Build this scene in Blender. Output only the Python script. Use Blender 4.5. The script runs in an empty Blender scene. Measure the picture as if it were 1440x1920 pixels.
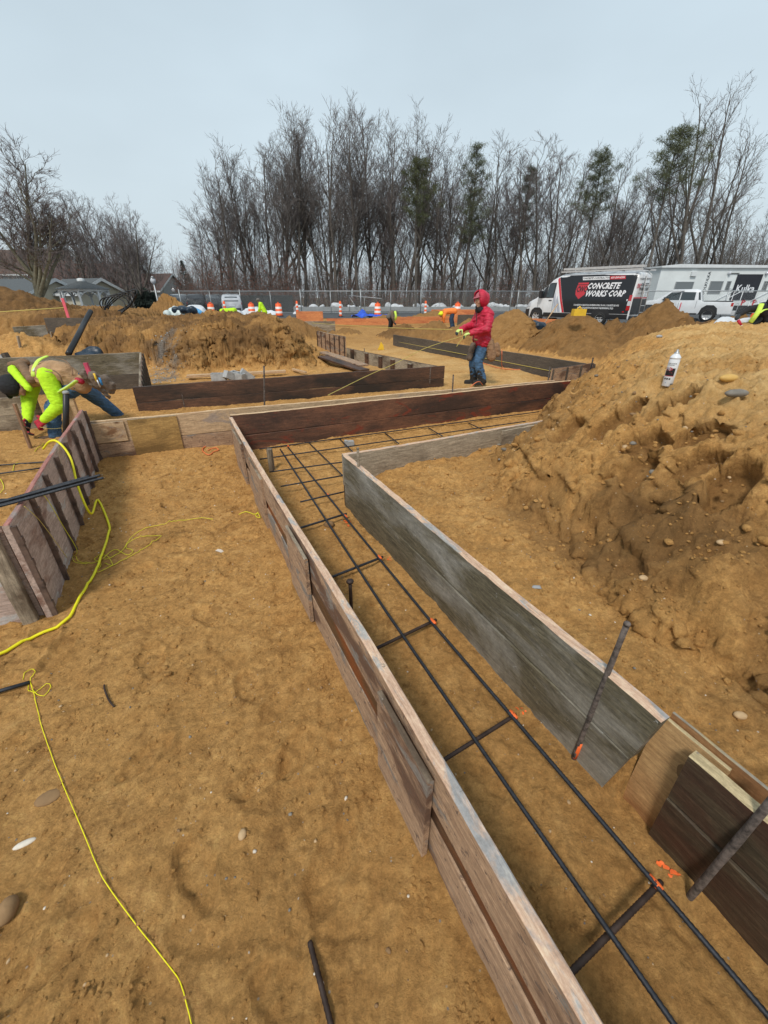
import bpy, bmesh, math, random
import numpy as np
from mathutils import Vector, Matrix, Quaternion
R=math.radians
random.seed(11)
SC=bpy.context.scene; COL=SC.collection
# ---------------------------------------------------------------- camera
F=770.0; TH=math.atan(404/770.0); H=1.65
cT,sT=math.cos(TH),math.sin(TH)
cam=bpy.data.cameras.new('camera'); camo=bpy.data.objects.new('camera',cam); COL.objects.link(camo)
camo.location=(0,0,H); camo.rotation_euler=(math.pi/2-TH,0,0)
cam.sensor_fit='HORIZONTAL'; cam.sensor_width=36; cam.lens=36*F/1440; cam.clip_end=2000; cam.clip_start=0.02
SC.camera=camo
def ray(px,py):
    x=(px-720)/F;u=(960-py)/F
    return x, cT+sT*u, -sT+cT*u
def G(px,py,z=0.0):
    x,y,w=ray(px,py); t=(z-H)/w; return Vector((x*t,y*t,z))
def AT(px,py,D):
    x,y,w=ray(px,py); t=D/y; return Vector((x*t,D,H+w*t))
D2=Vector((.897,.441,0)).normalized(); D1=Vector((-.441,.897,0)).normalized()
def UV(u,v,z=0.0): return D2*u+D1*v+Vector((0,0,z))
ROT_V=Matrix((D1,-D2,Vector((0,0,1)))).transposed()   # local x along v
# ---------------------------------------------------------------- materials
MAT={}
def new_mat(name):
    m=bpy.data.materials.new(name); m.use_nodes=True; nt=m.node_tree; nt.nodes.clear()
    out=nt.nodes.new('ShaderNodeOutputMaterial'); b=nt.nodes.new('ShaderNodeBsdfPrincipled')
    nt.links.new(b.outputs[0],out.inputs[0]); MAT[name]=m
    return m,nt,b,out
def nd(nt,t,**k):
    n=nt.nodes.new(t)
    for a,v in k.items():
        if a[0]=='_': n.inputs[a[1:]].default_value=v
        else: setattr(n,a,v)
    return n
def coords(nt,obj=True,scale=(1,1,1),rand=True):
    if obj:
        tc=nd(nt,'ShaderNodeTexCoord').outputs['Object']
        if rand:
            oi=nd(nt,'ShaderNodeObjectInfo'); mm=nd(nt,'ShaderNodeMath',operation='MULTIPLY'); mm.inputs[1].default_value=37.0
            nt.links.new(oi.outputs['Random'],mm.inputs[0])
            va=nd(nt,'ShaderNodeVectorMath',operation='ADD'); nt.links.new(tc,va.inputs[0]); nt.links.new(mm.outputs[0],va.inputs[1]); tc=va.outputs[0]
    else: tc=nd(nt,'ShaderNodeNewGeometry').outputs['Position']
    mp=nd(nt,'ShaderNodeMapping'); mp.inputs['Scale'].default_value=scale; nt.links.new(tc,mp.inputs[0])
    return mp.outputs[0]
def noise(nt,vec,scale,detail=6,rough=.6,dist=0.0):
    n=nd(nt,'ShaderNodeTexNoise'); n.inputs['Scale'].default_value=scale; n.inputs['Detail'].default_value=detail
    n.inputs['Roughness'].default_value=rough; n.inputs['Distortion'].default_value=dist; nt.links.new(vec,n.inputs['Vector']); return n.outputs['Fac']
def ramp(nt,fac,stops,interp='LINEAR'):
    r=nd(nt,'ShaderNodeValToRGB'); cr=r.color_ramp; cr.interpolation=interp
    while len(cr.elements)<len(stops): cr.elements.new(.5)
    for e,(p,c) in zip(cr.elements,stops):
        e.position=p; e.color=(c[0],c[1],c[2],1) if not isinstance(c,(int,float)) else (c,c,c,1)
    nt.links.new(fac,r.inputs[0]); return r.outputs[0]
def mix(nt,fac,a,b,mode='MIX'):
    m=nd(nt,'ShaderNodeMix',data_type='RGBA',blend_type=mode)
    if isinstance(fac,(int,float)): m.inputs[0].default_value=fac
    else: nt.links.new(fac,m.inputs[0])
    for i,x in ((6,a),(7,b)):
        if isinstance(x,tuple): m.inputs[i].default_value=(x[0],x[1],x[2],1)
        else: nt.links.new(x,m.inputs[i])
    return m.outputs[2]
def bump(nt,b,h,strength=.5,dist=.01,prev=None):
    n=nd(nt,'ShaderNodeBump'); n.inputs['Strength'].default_value=strength; n.inputs['Distance'].default_value=dist
    nt.links.new(h,n.inputs['Height'])
    if prev is not None: nt.links.new(prev,n.inputs['Normal'])
    nt.links.new(n.outputs[0],b.inputs['Normal']); return n.outputs[0]
def plain(name,col,rough=.6,var=.25,scale=6,metal=0,bumps=.1,obj=True,bd=.003):
    m,nt,b,o=new_mat(name); v=coords(nt,obj)
    n=noise(nt,v,scale,5)
    c=ramp(nt,n,[(.3,tuple(x*(1-var) for x in col)),(.7,tuple(min(1,x*(1+var)) for x in col))])
    nt.links.new(c,b.inputs['Base Color']); b.inputs['Roughness'].default_value=rough; b.inputs['Metallic'].default_value=metal
    if bumps: bump(nt,b,noise(nt,v,scale*6,4),bumps,bd)
    return m
def wood(name,c_lo,c_hi,stain,st_pos=.52,st_w=.06,blotch=1.6,speck=None,speck_pos=.62,rough=.75,knots=False,stain2=None):
    m,nt,b,o=new_mat(name); v=coords(nt)
    mp=nd(nt,'ShaderNodeMapping'); mp.inputs['Scale'].default_value=(1.6,13,13); nt.links.new(v,mp.inputs[0])
    g=noise(nt,mp.outputs[0],4.5,10,.74,.9)
    c=ramp(nt,g,[(.3,c_lo),(.7,c_hi)])
    mp2=nd(nt,'ShaderNodeMapping'); mp2.inputs['Scale'].default_value=(.55,1.5,1.5); nt.links.new(v,mp2.inputs[0])
    bl=noise(nt,mp2.outputs[0],blotch,8,.62,.4)
    f=ramp(nt,bl,[(st_pos-st_w,0.0),(st_pos+st_w,1.0)])
    c=mix(nt,f,c,stain)
    if stain2:
        bl2=noise(nt,mp2.outputs[0],blotch*1.9+1,8,.65,.8)
        c=mix(nt,ramp(nt,bl2,[(.56,0.0),(.62,1.0)]),c,stain2)
    c=mix(nt,.55,c,ramp(nt,g,[(.25,(.25,.25,.25)),(.75,(.85,.85,.85))]),'OVERLAY')
    fs_=noise(nt,v,55,6,.8); c=mix(nt,.30,c,ramp(nt,fs_,[(.35,(.2,.2,.2)),(.65,(.8,.8,.8))]),'OVERLAY')
    if speck:
        sp=noise(nt,v,26,8,.75,.5)
        sp2=ramp(nt,sp,[(speck_pos,0.0),(speck_pos+.05,.9)]); c=mix(nt,sp2,c,speck)
    if knots:
        mk=nd(nt,'ShaderNodeMapping'); mk.inputs['Scale'].default_value=(2.2,3.2,3.2); nt.links.new(v,mk.inputs[0])
        vo=nd(nt,'ShaderNodeTexVoronoi'); vo.inputs['Scale'].default_value=1.3; nt.links.new(mk.outputs[0],vo.inputs['Vector'])
        c=mix(nt,ramp(nt,vo.outputs['Distance'],[(.05,1.0),(.12,0.0)]),c,(.12,.05,.02))
    nt.links.new(c,b.inputs['Base Color']); b.inputs['Roughness'].default_value=rough
    bump(nt,b,g,.5,.004)
    return m
wood('wood_redbrown',(.10,.044,.026),(.25,.11,.06),(.045,.026,.02),.5,.12,1.6,None,stain2=(.17,.035,.018),rough=.6)
wood('wood_darkbrown',(.055,.030,.02),(.17,.08,.044),(.022,.016,.013),.5,.12,1.5,None,rough=.6)
wood('wood_greygreen',(.055,.045,.026),(.175,.15,.095),(.33,.315,.28),.57,.12,2.6,(.40,.40,.38),.63,rough=.8)
wood('wood_blackbrown',(.030,.023,.013),(.105,.078,.045),(.06,.018,.010),.56,.1,2.0,(.12,.07,.05),.74,rough=.7)
wood('wood_pinkgrey',(.25,.15,.09),(.44,.30,.19),(.12,.065,.04),.55,.04,2.4,(.12,.08,.06),.57,rough=.85,stain2=(.20,.18,.16))
wood('wood_darkstrip',(.03,.018,.012),(.11,.055,.03),(.18,.045,.012),.54,.06,2.2,None,rough=.45)  # much darker red-brown strip, set back between the two pale planks
wood('ply_pale',(.38,.25,.14),(.56,.40,.24),(.20,.10,.045),.60,.03,1.9,None,rough=.75,knots=True,stain2=(.34,.26,.20))
wood('ply_golden',(.30,.17,.05),(.46,.29,.10),(.17,.10,.03),.52,.08,2.6,(.12,.07,.03),.66,rough=.7)
wood('ply_new',(.42,.24,.10),(.56,.36,.17),(.28,.13,.05),.56,.1,2.2,None,rough=.6,knots=True)
wood('panel_pink',(.34,.25,.21),(.50,.39,.33),(.20,.11,.08),.60,.05,2.5,(.14,.08,.06),.66,rough=.85,stain2=(.45,.43,.41))
wood('wood_orange',(.50,.17,.06),(.68,.27,.10),(.42,.13,.05),.55,.1,2,None,rough=.7)
wood('wood_greypale',(.20,.16,.11),(.42,.35,.26),(.10,.07,.045),.54,.07,1.8,(.3,.27,.24),.64,rough=.85)
wood('wood_slate',(.055,.045,.035),(.13,.105,.08),(.06,.05,.04),.55,.12,1.4,None,rough=.8)
wood('wood_lumber',(.42,.27,.14),(.58,.40,.24),(.30,.18,.10),.58,.1,2,None,rough=.75)
wood('edge_worn',(.47,.29,.19),(.68,.48,.34),(.30,.29,.28),.60,.03,4.5,(.14,.12,.11),.63,rough=.85,stain2=(.37,.35,.32))
wood('edge_pale',(.50,.33,.18),(.68,.48,.30),(.40,.26,.16),.58,.06,4,None,rough=.8)
wood('edge_yellow',(.30,.225,.115),(.50,.405,.235),(.24,.21,.16),.54,.05,5,(.2,.17,.13),.62,rough=.8)
wood('red_edge',(.30,.11,.09),(.42,.19,.15),(.30,.24,.21),.58,.05,4,None,rough=.8)
wood('stake_wood',(.20,.11,.06),(.34,.2,.12),(.15,.09,.05),.55,.1,3,None,rough=.8)
plain('rib_brown',(.13,.085,.065),.8,.5,18,.1,.4)
plain('steel_rust',(.135,.11,.095),.8,.75,45,.3,.5)
plain('rebar_steel',(.040,.044,.052),.5,.4,60,.5,.3)
plain('rebar_brown',(.06,.04,.032),.6,.4,25,.5,.3)
plain('paint_orange',(.95,.16,.03),.7,.2,30)
plain('cord_yellow',(.85,.78,.01),.5,.08,30,0,0)
plain('string_yellow',(.75,.70,.03),.6,.1,30,0,0)
plain('string_dull',(.55,.45,.12),.7,.1,30,0,0)
plain('cord_orange',(.80,.20,.07),.5,.1,30,0,0)
plain('rubber_black',(.012,.012,.013),.45,.3,12,0,.05)
plain('tyre',(.02,.02,.02),.85,.2,12)
plain('plastic_black',(.02,.02,.022),.5,.2,12)
plain('concrete_grey',(.36,.37,.37),.9,.2,12,0,.5)
plain('galvanised',(.38,.40,.41),.45,.15,10,.6,.05)
plain('aluminium',(.62,.62,.62),.4,.1,8,.5,.05)
plain('stone_tan',(.50,.34,.18),.7,.2,20,0,.3); plain('stone_yellow',(.58,.36,.10),.65,.12,14,0,.2)
plain('stone_grey',(.20,.18,.15),.7,.3,14,0,.3); plain('stone_white',(.66,.60,.50),.8,.12,30,0,.3)
plain('stone_brown',(.26,.155,.07),.85,.2,14,0,.4)
plain('hem_brown',(.22,.13,.07),.9,.2,10)
plain('paper',(.62,.54,.45),.8,.1,20)
def paint(name,col,rough=.25,coat=.6):
    m,nt,b,o=new_mat(name); v=coords(nt,True); n=noise(nt,v,2.5,6,.6)
    c=ramp(nt,n,[(.3,tuple(x*.88 for x in col)),(.7,tuple(min(1,x*1.04) for x in col))]); nt.links.new(c,b.inputs['Base Color'])
    b.inputs['Roughness'].default_value=rough; b.inputs['Coat Weight'].default_value=coat; return m
paint('white_paint',(.72,.74,.76)); paint('silver_paint',(.45,.47,.5)); paint('black_paint',(.011,.013,.017),.38,.08); paint('dark_car_paint',(.03,.033,.037),.25)
paint('red_vinyl',(.55,.03,.045),.4,.2); paint('white_vinyl',(.8,.82,.85),.5,.1); paint('grey_vinyl',(.42,.46,.54),.4,.2); paint('pale_vinyl',(.55,.62,.7),.5,.1)
paint('lamp_red',(.45,.01,.015),.2,.8); paint('lamp_clear',(.6,.62,.66),.15,.8)
m,nt,b,o=new_mat('car_glass'); b.inputs['Base Color'].default_value=(.02,.03,.032,1); b.inputs['Roughness'].default_value=.06; b.inputs['IOR'].default_value=1.5; b.inputs['Coat Weight'].default_value=1
m,nt,b,o=new_mat('window_glass'); b.inputs['Base Color'].default_value=(.16,.18,.19,1); b.inputs['Roughness'].default_value=.12
def cloth(name,col,var=.2,sc=14,rough=.85,bs=.4):
    m,nt,b,o=new_mat(name); v=coords(nt,True,rand=False); n=noise(nt,v,sc,6,.6,.6)
    c=ramp(nt,n,[(.3,tuple(x*(1-var) for x in col)),(.7,tuple(min(1,x*(1+var)) for x in col))]); nt.links.new(c,b.inputs['Base Color'])
    b.inputs['Roughness'].default_value=rough; mp=nd(nt,'ShaderNodeMapping'); mp.inputs['Scale'].default_value=(1,1,2.2); nt.links.new(v,mp.inputs[0])
    bump(nt,b,noise(nt,mp.outputs[0],sc*1.3,4,.55,1.2),bs,.02); return m
cloth('jacket_red',(.50,.012,.045),.25,12,.5,.7); cloth('lime_knit',(.52,.88,.02),.12); cloth('lime_strip',(.62,.85,.12),.1); cloth('tan_canvas',(.43,.265,.14),.22,8,.9,.7)
cloth('brown_canvas',(.20,.12,.065),.25,8); cloth('denim',(.055,.125,.23),.35,10,.85,.7); cloth('denim_dark',(.025,.055,.11),.4,9,.85,.7)
cloth('black_cloth',(.012,.013,.016),.3,10); cloth('navy_cloth',(.02,.023,.035),.3,10); cloth('leather_tan',(.28,.16,.085),.3,12,.8,.6); cloth('leather_grey',(.16,.12,.09),.35,12,.8,.7)
cloth('boot_dark',(.025,.022,.02),.4,14); cloth('boot_brown',(.10,.06,.035),.35,12); cloth('glove_lime',(.62,.75,.22),.15,20); cloth('glove_dark',(.03,.04,.05),.3,20); cloth('glove_red',(.42,.02,.04),.3,22)
cloth('orange_cloth',(.95,.25,.05),.15); cloth('grey_cloth',(.14,.13,.12),.3); cloth('cap_pink',(.42,.12,.15),.15); cloth('reflective',(.62,.68,.6),.08)
cloth('tarp_white',(.62,.70,.68),.12,3,.5,.8); cloth('tarp_blue',(.02,.09,.55),.3,3,.4,.8); cloth('tarp_black',(.015,.03,.05),.3,3,.4,.8); cloth('snow',(.62,.65,.68),.12,1.5,.8,.8); cloth('tarp_cyan',(.10,.38,.70),.2,3,.45,.8)
cloth('boot_beige',(.16,.10,.06),.3,14); cloth('banner_black',(.018,.02,.028),.2,3,.7,.2); cloth('screen_fabric',(.045,.048,.047),.3,.6,.9,.3)
m,nt,b,o=new_mat('skin'); b.inputs['Base Color'].default_value=(.42,.23,.15,1); b.inputs['Roughness'].default_value=.55
plain('hair_dark',(.02,.014,.01),.8)
plain('drum_orange',(.90,.13,.025),.5,.1,5); plain('drum_white',(.75,.74,.72),.5,.1,5)
plain('pink_stake',(.75,.12,.16),.6); plain('level_pink',(.50,.06,.12),.5); plain('lime_blob',(.7,.9,.02),.7)
plain('siding_beige',(.50,.46,.36),.8,.08,3); plain('white_trim',(.68,.71,.72),.6,.08,3); plain('roof_grey',(.09,.10,.105),.9,.2,8); plain('roof_dark',(.105,.072,.058),.95,.3,3)
plain('roof_red',(.085,.055,.048),.95,.2,4); plain('wall_grey',(.34,.35,.35),.85,.12,3); plain('trailer_white',(.70,.74,.74),.6,.07,1.2)
plain('bark_grey',(.115,.100,.085),.95,.35,5,0,.5,bd=.03); plain('bark_green',(.17,.165,.12),.95,.35,4,0,.5,bd=.03)
plain('twig_brown',(.128,.113,.106),.95,.25,3,0,0); plain('twig_purple',(.135,.115,.112),.95,.25,3,0,0)
plain('needles',(.075,.085,.038),.9,.4,2,0,0); plain('spruce',(.028,.042,.032),.9,.4,3,0,0); plain('dead_leaf',(.20,.062,.028),.9,.4,1.5,0,0)
plain('yellow_tool',(.75,.48,.03),.5,.1,5); plain('blue_plastic',(.03,.22,.5),.5,.1,5)
plain('asphalt',(.075,.08,.085),.9,.25,1.2,0,.3,False); plain('grass_brown',(.13,.105,.055),.95,.35,.8,0,.5,False,.05); plain('kerb_concrete',(.30,.31,.31),.9,.15,3,0,.3,False)
# soil
def soil(name,terrain=True):
    m,nt,b,o=new_mat(name); v=coords(nt,False)
    big=noise(nt,v,1.3,8,.62,.5); mid=noise(nt,v,9,8,.7,.3); fine=noise(nt,v,120,6,.75)
    c=ramp(nt,mid,[(.25,(.36,.182,.058)),(.5,(.51,.278,.093)),(.75,(.65,.375,.138))])
    c=mix(nt,ramp(nt,big,[(.36,.32),(.55,0.0)]),c,(.30,.150,.045)); c=mix(nt,ramp(nt,noise(nt,v,4.5,12,.78,.6),[(.53,0.0),(.62,.60)]),c,ramp(nt,mid,[(.3,(.16,.078,.026)),(.7,(.34,.175,.057))])); c=mix(nt,.42,c,ramp(nt,noise(nt,v,38,7,.72,.4),[(.34,(.22,.22,.22)),(.66,(.80,.80,.80))]),'OVERLAY')
    if terrain:
        at=nd(nt,'ShaderNodeVertexColor',layer_name='mask'); sep=nd(nt,'ShaderNodeSeparateColor'); nt.links.new(at.outputs[0],sep.inputs[0])
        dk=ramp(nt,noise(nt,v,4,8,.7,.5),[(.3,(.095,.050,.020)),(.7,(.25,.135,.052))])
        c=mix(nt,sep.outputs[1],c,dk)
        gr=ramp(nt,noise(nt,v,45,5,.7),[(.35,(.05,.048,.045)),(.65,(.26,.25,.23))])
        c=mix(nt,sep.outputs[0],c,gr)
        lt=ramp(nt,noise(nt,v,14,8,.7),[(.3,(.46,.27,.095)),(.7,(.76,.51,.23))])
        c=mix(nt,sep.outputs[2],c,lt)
    c=mix(nt,.5,c,ramp(nt,fine,[(.3,(.3,.3,.3)),(.7,(.72,.72,.72))]),'OVERLAY')
    vo=nd(nt,'ShaderNodeTexVoronoi'); vo.inputs['Scale'].default_value=42; nt.links.new(v,vo.inputs['Vector'])
    thr=ramp(nt,vo.outputs['Distance'],[(.10,1.0),(.17,0.0)])
    sc_=nd(nt,'ShaderNodeSeparateColor'); nt.links.new(vo.outputs['Color'],sc_.inputs[0])
    sel=ramp(nt,sc_.outputs[0],[(.90,0.0),(.92,1.0)]); 
    mm=nd(nt,'ShaderNodeMath',operation='MULTIPLY'); nt.links.new(thr,mm.inputs[0]); nt.links.new(sel,mm.inputs[1])
    pc=ramp(nt,sc_.outputs[1],[(.2,(.5,.38,.24)),(.5,(.22,.2,.18)),(.8,(.6,.52,.42))])
    c=mix(nt,mm.outputs[0],c,pc)
    nt.links.new(c,b.inputs['Base Color']); b.inputs['Roughness'].default_value=.95; b.inputs['Specular IOR Level'].default_value=.15
    p=bump(nt,b,noise(nt,v,26,10,.78,.5),.9,.022); bump(nt,b,fine,.8,.005,p)
soil('soil'); soil('soil_clod',False)
# chain link
m,nt,b,o=new_mat('chain_link'); b.inputs['Base Color'].default_value=(.34,.36,.37,1); b.inputs['Metallic'].default_value=.4; b.inputs['Roughness'].default_value=.5
tc=nd(nt,'ShaderNodeTexCoord'); sx=nd(nt,'ShaderNodeSeparateXYZ'); nt.links.new(tc.outputs['Object'],sx.inputs[0])
def M_(op,a,b_=None):
    n=nd(nt,'ShaderNodeMath',operation=op)
    for i,x in enumerate((a,b_)):
        if x is None: continue
        if isinstance(x,(int,float)): n.inputs[i].default_value=x
        else: nt.links.new(x,n.inputs[i])
    return n.outputs[0]
dd=[]
for op in ('ADD','SUBTRACT'):
    s=M_(op,sx.outputs[0],sx.outputs[2]); s=M_('MULTIPLY',s,1/.085); s=M_('FRACT',s); dd.append(M_('LESS_THAN',s,.055))
al=M_('MAXIMUM',dd[0],dd[1]); nt.links.new(al,b.inputs['Alpha'])
# ---------------------------------------------------------------- mesh builder
class MB:
    def __init__(s): s.v=[]; s.f=[]; s.mi=[]; s.sm=[]; s.mats=[]
    def mid(s,m):
        if m not in s.mats: s.mats.append(m)
        return s.mats.index(m)
    def add(s,vs,fs,m,smooth=False,M=None):
        o=len(s.v); k=s.mid(m)
        s.v+= [tuple(M@Vector(p)) for p in vs] if M is not None else [tuple(p) for p in vs]
        for f in fs: s.f.append(tuple(i+o for i in f)); s.mi.append(k); s.sm.append(smooth)
    def box(s,lo,hi,m,M=None,top=None,bev=0.0):
        x0,y0,z0=lo;x1,y1,z1=hi
        vs=[(x0,y0,z0),(x1,y0,z0),(x1,y1,z0),(x0,y1,z0),(x0,y0,z1),(x1,y0,z1),(x1,y1,z1),(x0,y1,z1)]
        s.add(vs,[(0,3,2,1),(0,1,5,4),(1,2,6,5),(2,3,7,6),(3,0,4,7)],m,False,M); s.add(vs,[(4,5,6,7)],top or m,False,M)
    def tube(s,pts,r,m,n=8,caps=True,smooth=True,M=None,flat=1.0):
        pts=[Vector(p) for p in pts]; N=len(pts); rs=r if isinstance(r,(list,tuple)) else [r]*N
        vs=[]; up=None
        for i,p in enumerate(pts):
            t=(pts[min(i+1,N-1)]-pts[max(i-1,0)]); t=t.normalized() if t.length>1e-9 else Vector((0,0,1))
            if up is None:
                a=Vector((0,0,1)) if abs(t.z)<.9 else Vector((1,0,0)); up=(a-t*a.dot(t)).normalized()
            else:
                up=(up-t*up.dot(t)); up=up.normalized() if up.length>1e-6 else t.orthogonal().normalized()
            w=t.cross(up)
            for k in range(n):
                an=2*math.pi*k/n; vs.append(p+up*math.cos(an)*rs[i]*flat+w*math.sin(an)*rs[i])
        fs=[]
        for i in range(N-1):
            for k in range(n):
                a=i*n+k;b_=i*n+(k+1)%n; fs.append((a,b_,b_+n,a+n))
        if caps: fs+=[tuple(range(n-1,-1,-1)),tuple((N-1)*n+k for k in range(n))]
        s.add(vs,fs,m,smooth,M)
    def lathe(s,prof,m,n=20,M=None,smooth=True,ms=None):
        vs=[];N=len(prof)
        for (r,z) in prof:
            for k in range(n): a=2*math.pi*k/n; vs.append((r*math.cos(a),r*math.sin(a),z))
        for i in range(N-1):
            fs=[(i*n+k,i*n+(k+1)%n,(i+1)*n+(k+1)%n,(i+1)*n+k) for k in range(n)]
            s.add(vs,[] ,m) if False else None
            o=len(s.v)
            if i==0:
                base=o; s.v+=[tuple(M@Vector(p)) for p in vs] if M is not None else vs
            kk=s.mid(ms[i] if ms else m)
            for f in fs: s.f.append(tuple(q+base for q in f)); s.mi.append(kk); s.sm.append(smooth)
    def sphere(s,c,r,m,n=10,k=7,M=None,sc=(1,1,1),jit=0.0,rng=None):
        vs=[];fs=[]
        for i in range(k+1):
            ph=math.pi*i/k
            for j in range(n):
                a=2*math.pi*j/n; q=1+(rng.uniform(-jit,jit) if rng and 0<i<k else 0)
                vs.append((c[0]+r*sc[0]*q*math.sin(ph)*math.cos(a),c[1]+r*sc[1]*q*math.sin(ph)*math.sin(a),c[2]+r*sc[2]*q*math.cos(ph)))
        for i in range(k):
            for j in range(n): fs.append((i*n+j,(i+1)*n+j,(i+1)*n+(j+1)%n,i*n+(j+1)%n))
        s.add(vs,fs,m,True,M)
    def prism(s,poly,y0,y1,m,M=None,axis='y'):
        n=len(poly)
        if axis=='y': vs=[(x,y0,z) for x,z in poly]+[(x,y1,z) for x,z in poly]
        else: vs=[(y0,x,z) for x,z in poly]+[(y1,x,z) for x,z in poly]
        fs=[tuple(range(n)),tuple(range(2*n-1,n-1,-1))]+[(i,i+n,(i+1)%n+n,(i+1)%n) for i in range(n)]
        s.add(vs,fs,m,False,M)
    def build(s,name,parent=None,loc=None,rot=None,fix=True):
        me=bpy.data.meshes.new(name); me.from_pydata(s.v,[],s.f)
        for m in s.mats: me.materials.append(MAT[m])
        me.polygons.foreach_set('material_index',s.mi); me.polygons.foreach_set('use_smooth',s.sm)
        if fix and len(s.f)<60000:
            bm=bmesh.new(); bm.from_mesh(me); bmesh.ops.recalc_face_normals(bm,faces=bm.faces); bm.to_mesh(me); bm.free()
        me.update(); return link(name,me,parent,loc,rot)
def link(name,data,parent=None,loc=None,rot=None):
    o=bpy.data.objects.new(name,data); COL.objects.link(o)
    if rot is not None:
        M=rot.to_4x4() if not isinstance(rot,(int,float)) else Matrix.Rotation(rot,4,'Z')
        o.matrix_world=Matrix.Translation(loc or (0,0,0))@M
    elif loc is not None: o.location=loc
    if parent is not None: o.parent=parent
    return o
def thing(name,label,cat,loc=(0,0,0),rot=0,group=None):
    o=link(name,None,None,Vector(loc),rot); return tag(o,label,cat,group)
def tag(o,label,cat,group=None,kind=None):
    if label: o['label']=label
    if cat: o['category']=cat
    if group: o['group']=group
    if kind: o['kind']=kind
    return o
def copy_thing(o,loc,rot=0,scale=None,label=None):
    c=o.copy(); COL.objects.link(c); c.location=loc; c.rotation_euler=(0,0,rot)
    if scale: c.scale=scale
    if label: c['label']=label
    for ch in list(o.children):
        d=ch.copy(); COL.objects.link(d); d.parent=c
        for g in list(ch.children):
            e=g.copy(); COL.objects.link(e); e.parent=d
    return c
def dirM(p0,p1,up=(0,0,1)):
    x=(Vector(p1)-Vector(p0)); L=x.length; x.normalize(); upv=Vector(up); y=upv.cross(x).normalized(); z=x.cross(y)
    return Matrix((x,y,z)).transposed(),L
# ---------------------------------------------------------------- terrain
_rng=np.random.RandomState(5)
_perm=np.concatenate([_rng.permutation(512)]*2); _ang=_rng.rand(512)*2*np.pi; _gx,_gy=np.cos(_ang),np.sin(_ang)
def pn(x,y):
    xi=np.floor(x).astype(np.int64); yi=np.floor(y).astype(np.int64); xf=x-xi; yf=y-yi; xi&=511; yi&=511
    def g(a,b,fx,fy):
        h=_perm[_perm[a&511]+(b&511)]; return _gx[h]*fx+_gy[h]*fy
    u=xf*xf*xf*(xf*(xf*6-15)+10); v=yf*yf*yf*(yf*(yf*6-15)+10)
    n00=g(xi,yi,xf,yf);n10=g(xi+1,yi,xf-1,yf);n01=g(xi,yi+1,xf,yf-1);n11=g(xi+1,yi+1,xf-1,yf-1)
    return (n00*(1-u)+n10*u)*(1-v)+(n01*(1-u)+n11*u)*v
def fbm(x,y,s,o=4,g=.5):
    r=0;a=1.0
    for i in range(o): r=r+a*pn(x*s+i*17.3,y*s-i*9.1); s*=2.03; a*=g
    return r
def cell(x,y):
    xi=np.floor(x).astype(np.int64); yi=np.floor(y).astype(np.int64); f1=np.full(x.shape,9.0); f2=np.full(x.shape,9.0); rid=np.zeros(x.shape)
    for i in (-1,0,1):
        for j in (-1,0,1):
            a=xi+i;b=yi+j; h=_perm[_perm[a&511]+(b&511)]; h2=_perm[h+77]; cx=a+.1+.8*h/512.0; cy=b+.1+.8*h2/512.0
            d=np.hypot(x-cx,y-cy); n=d<f1; f2=np.where(n,f1,np.minimum(f2,d)); rid=np.where(n,_perm[h2+131]/512.0,rid); f1=np.where(n,d,f1)
    return f1,f2-f1,rid
def ss(a,b,x): t=np.clip((x-a)/(b-a),0,1); return t*t*(3-2*t)
def polydist(X,Y,poly):
    n=len(poly); d=np.full(X.shape,1e9); ins=np.zeros(X.shape,bool)
    for i in range(n):
        x0,y0=poly[i];x1,y1=poly[(i+1)%n]; dx,dy=x1-x0,y1-y0
        t=np.clip(((X-x0)*dx+(Y-y0)*dy)/(dx*dx+dy*dy),0,1); d=np.minimum(d,np.hypot(X-x0-t*dx,Y-y0-t*dy))
        c=((y0>Y)!=(y1>Y))&(X<(x1-x0)*(Y-y0)/(y1-y0+1e-12)+x0); ins^=c
    return np.where(ins,d,-d)
M1=[(1.66,-3),(1.69,0.3),(1.78,1.2),(2.0,2.3),(2.6,2.95),(3.1,3.1),(4.0,3.85),(5.4,4.85),(6.4,4.95),(7.5,5.65),(9,7.0),(14,8),(14,-3)]
BL=[(-.3,11.2),(.1,10.2),(1.4,10.2),(2.4,9.75),(2.95,9.75),(3.3,10.3),(3.55,11.6),(3.3,14),(1.8,17),(-2,19.5),(-4.2,17.5),(-2.6,14.3),(-1.3,12.2)]
BB=[(-34,13.6),(-12,13.6),(-9.6,14.3),(-8.3,15.8),(-9,20),(-14,26),(-34,26)]
CONES=[(-14.6,17.8,1.95,4.6,1),(-9.6,20.5,1.66,2.1,0),(4.4,15.4,1.25,1.75,.6),(3.2,16.6,.85,1.6,.5),(1.9,17.6,.72,1.5,.6),(0.8,18.3,.6,1.3,.8),(5.9,13.9,1.22,1.75,.9),(7.3,14.2,.95,1.6,1),(8.1,13.2,1.5,1.75,1),(9.6,12.2,1.12,1.7,1),
 (11.6,13.2,.95,2,1),(13.8,13.4,1.0,2.2,1),(10.2,9.6,.6,1.5,1),(7.2,12.4,.85,1.3,1),(5.9,12.4,.62,1.2,.9),(-9.6,11.6,.78,1.7,0),(-11.6,11.6,.7,1.5,0),(-7.9,11.2,.55,1.2,.2),(-6.6,11.6,.7,1.3,.7),
 (3.2,30,.75,2.6,.5),(0.2,29.5,.55,2.2,.5),(-6,21.5,.95,2.2,.6),(-3.8,18.5,.85,1.8,.6),(-4.6,16.5,1.0,1.6,.5),(13,17,.9,3,1),(-1.7,20,.35,1.1,.5)]
_GR=[]
HOLES=[]   # (x,y,rx,ry,angle,depth) shovel cuts
FOOT=[]
rf=random.Random(4)
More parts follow.
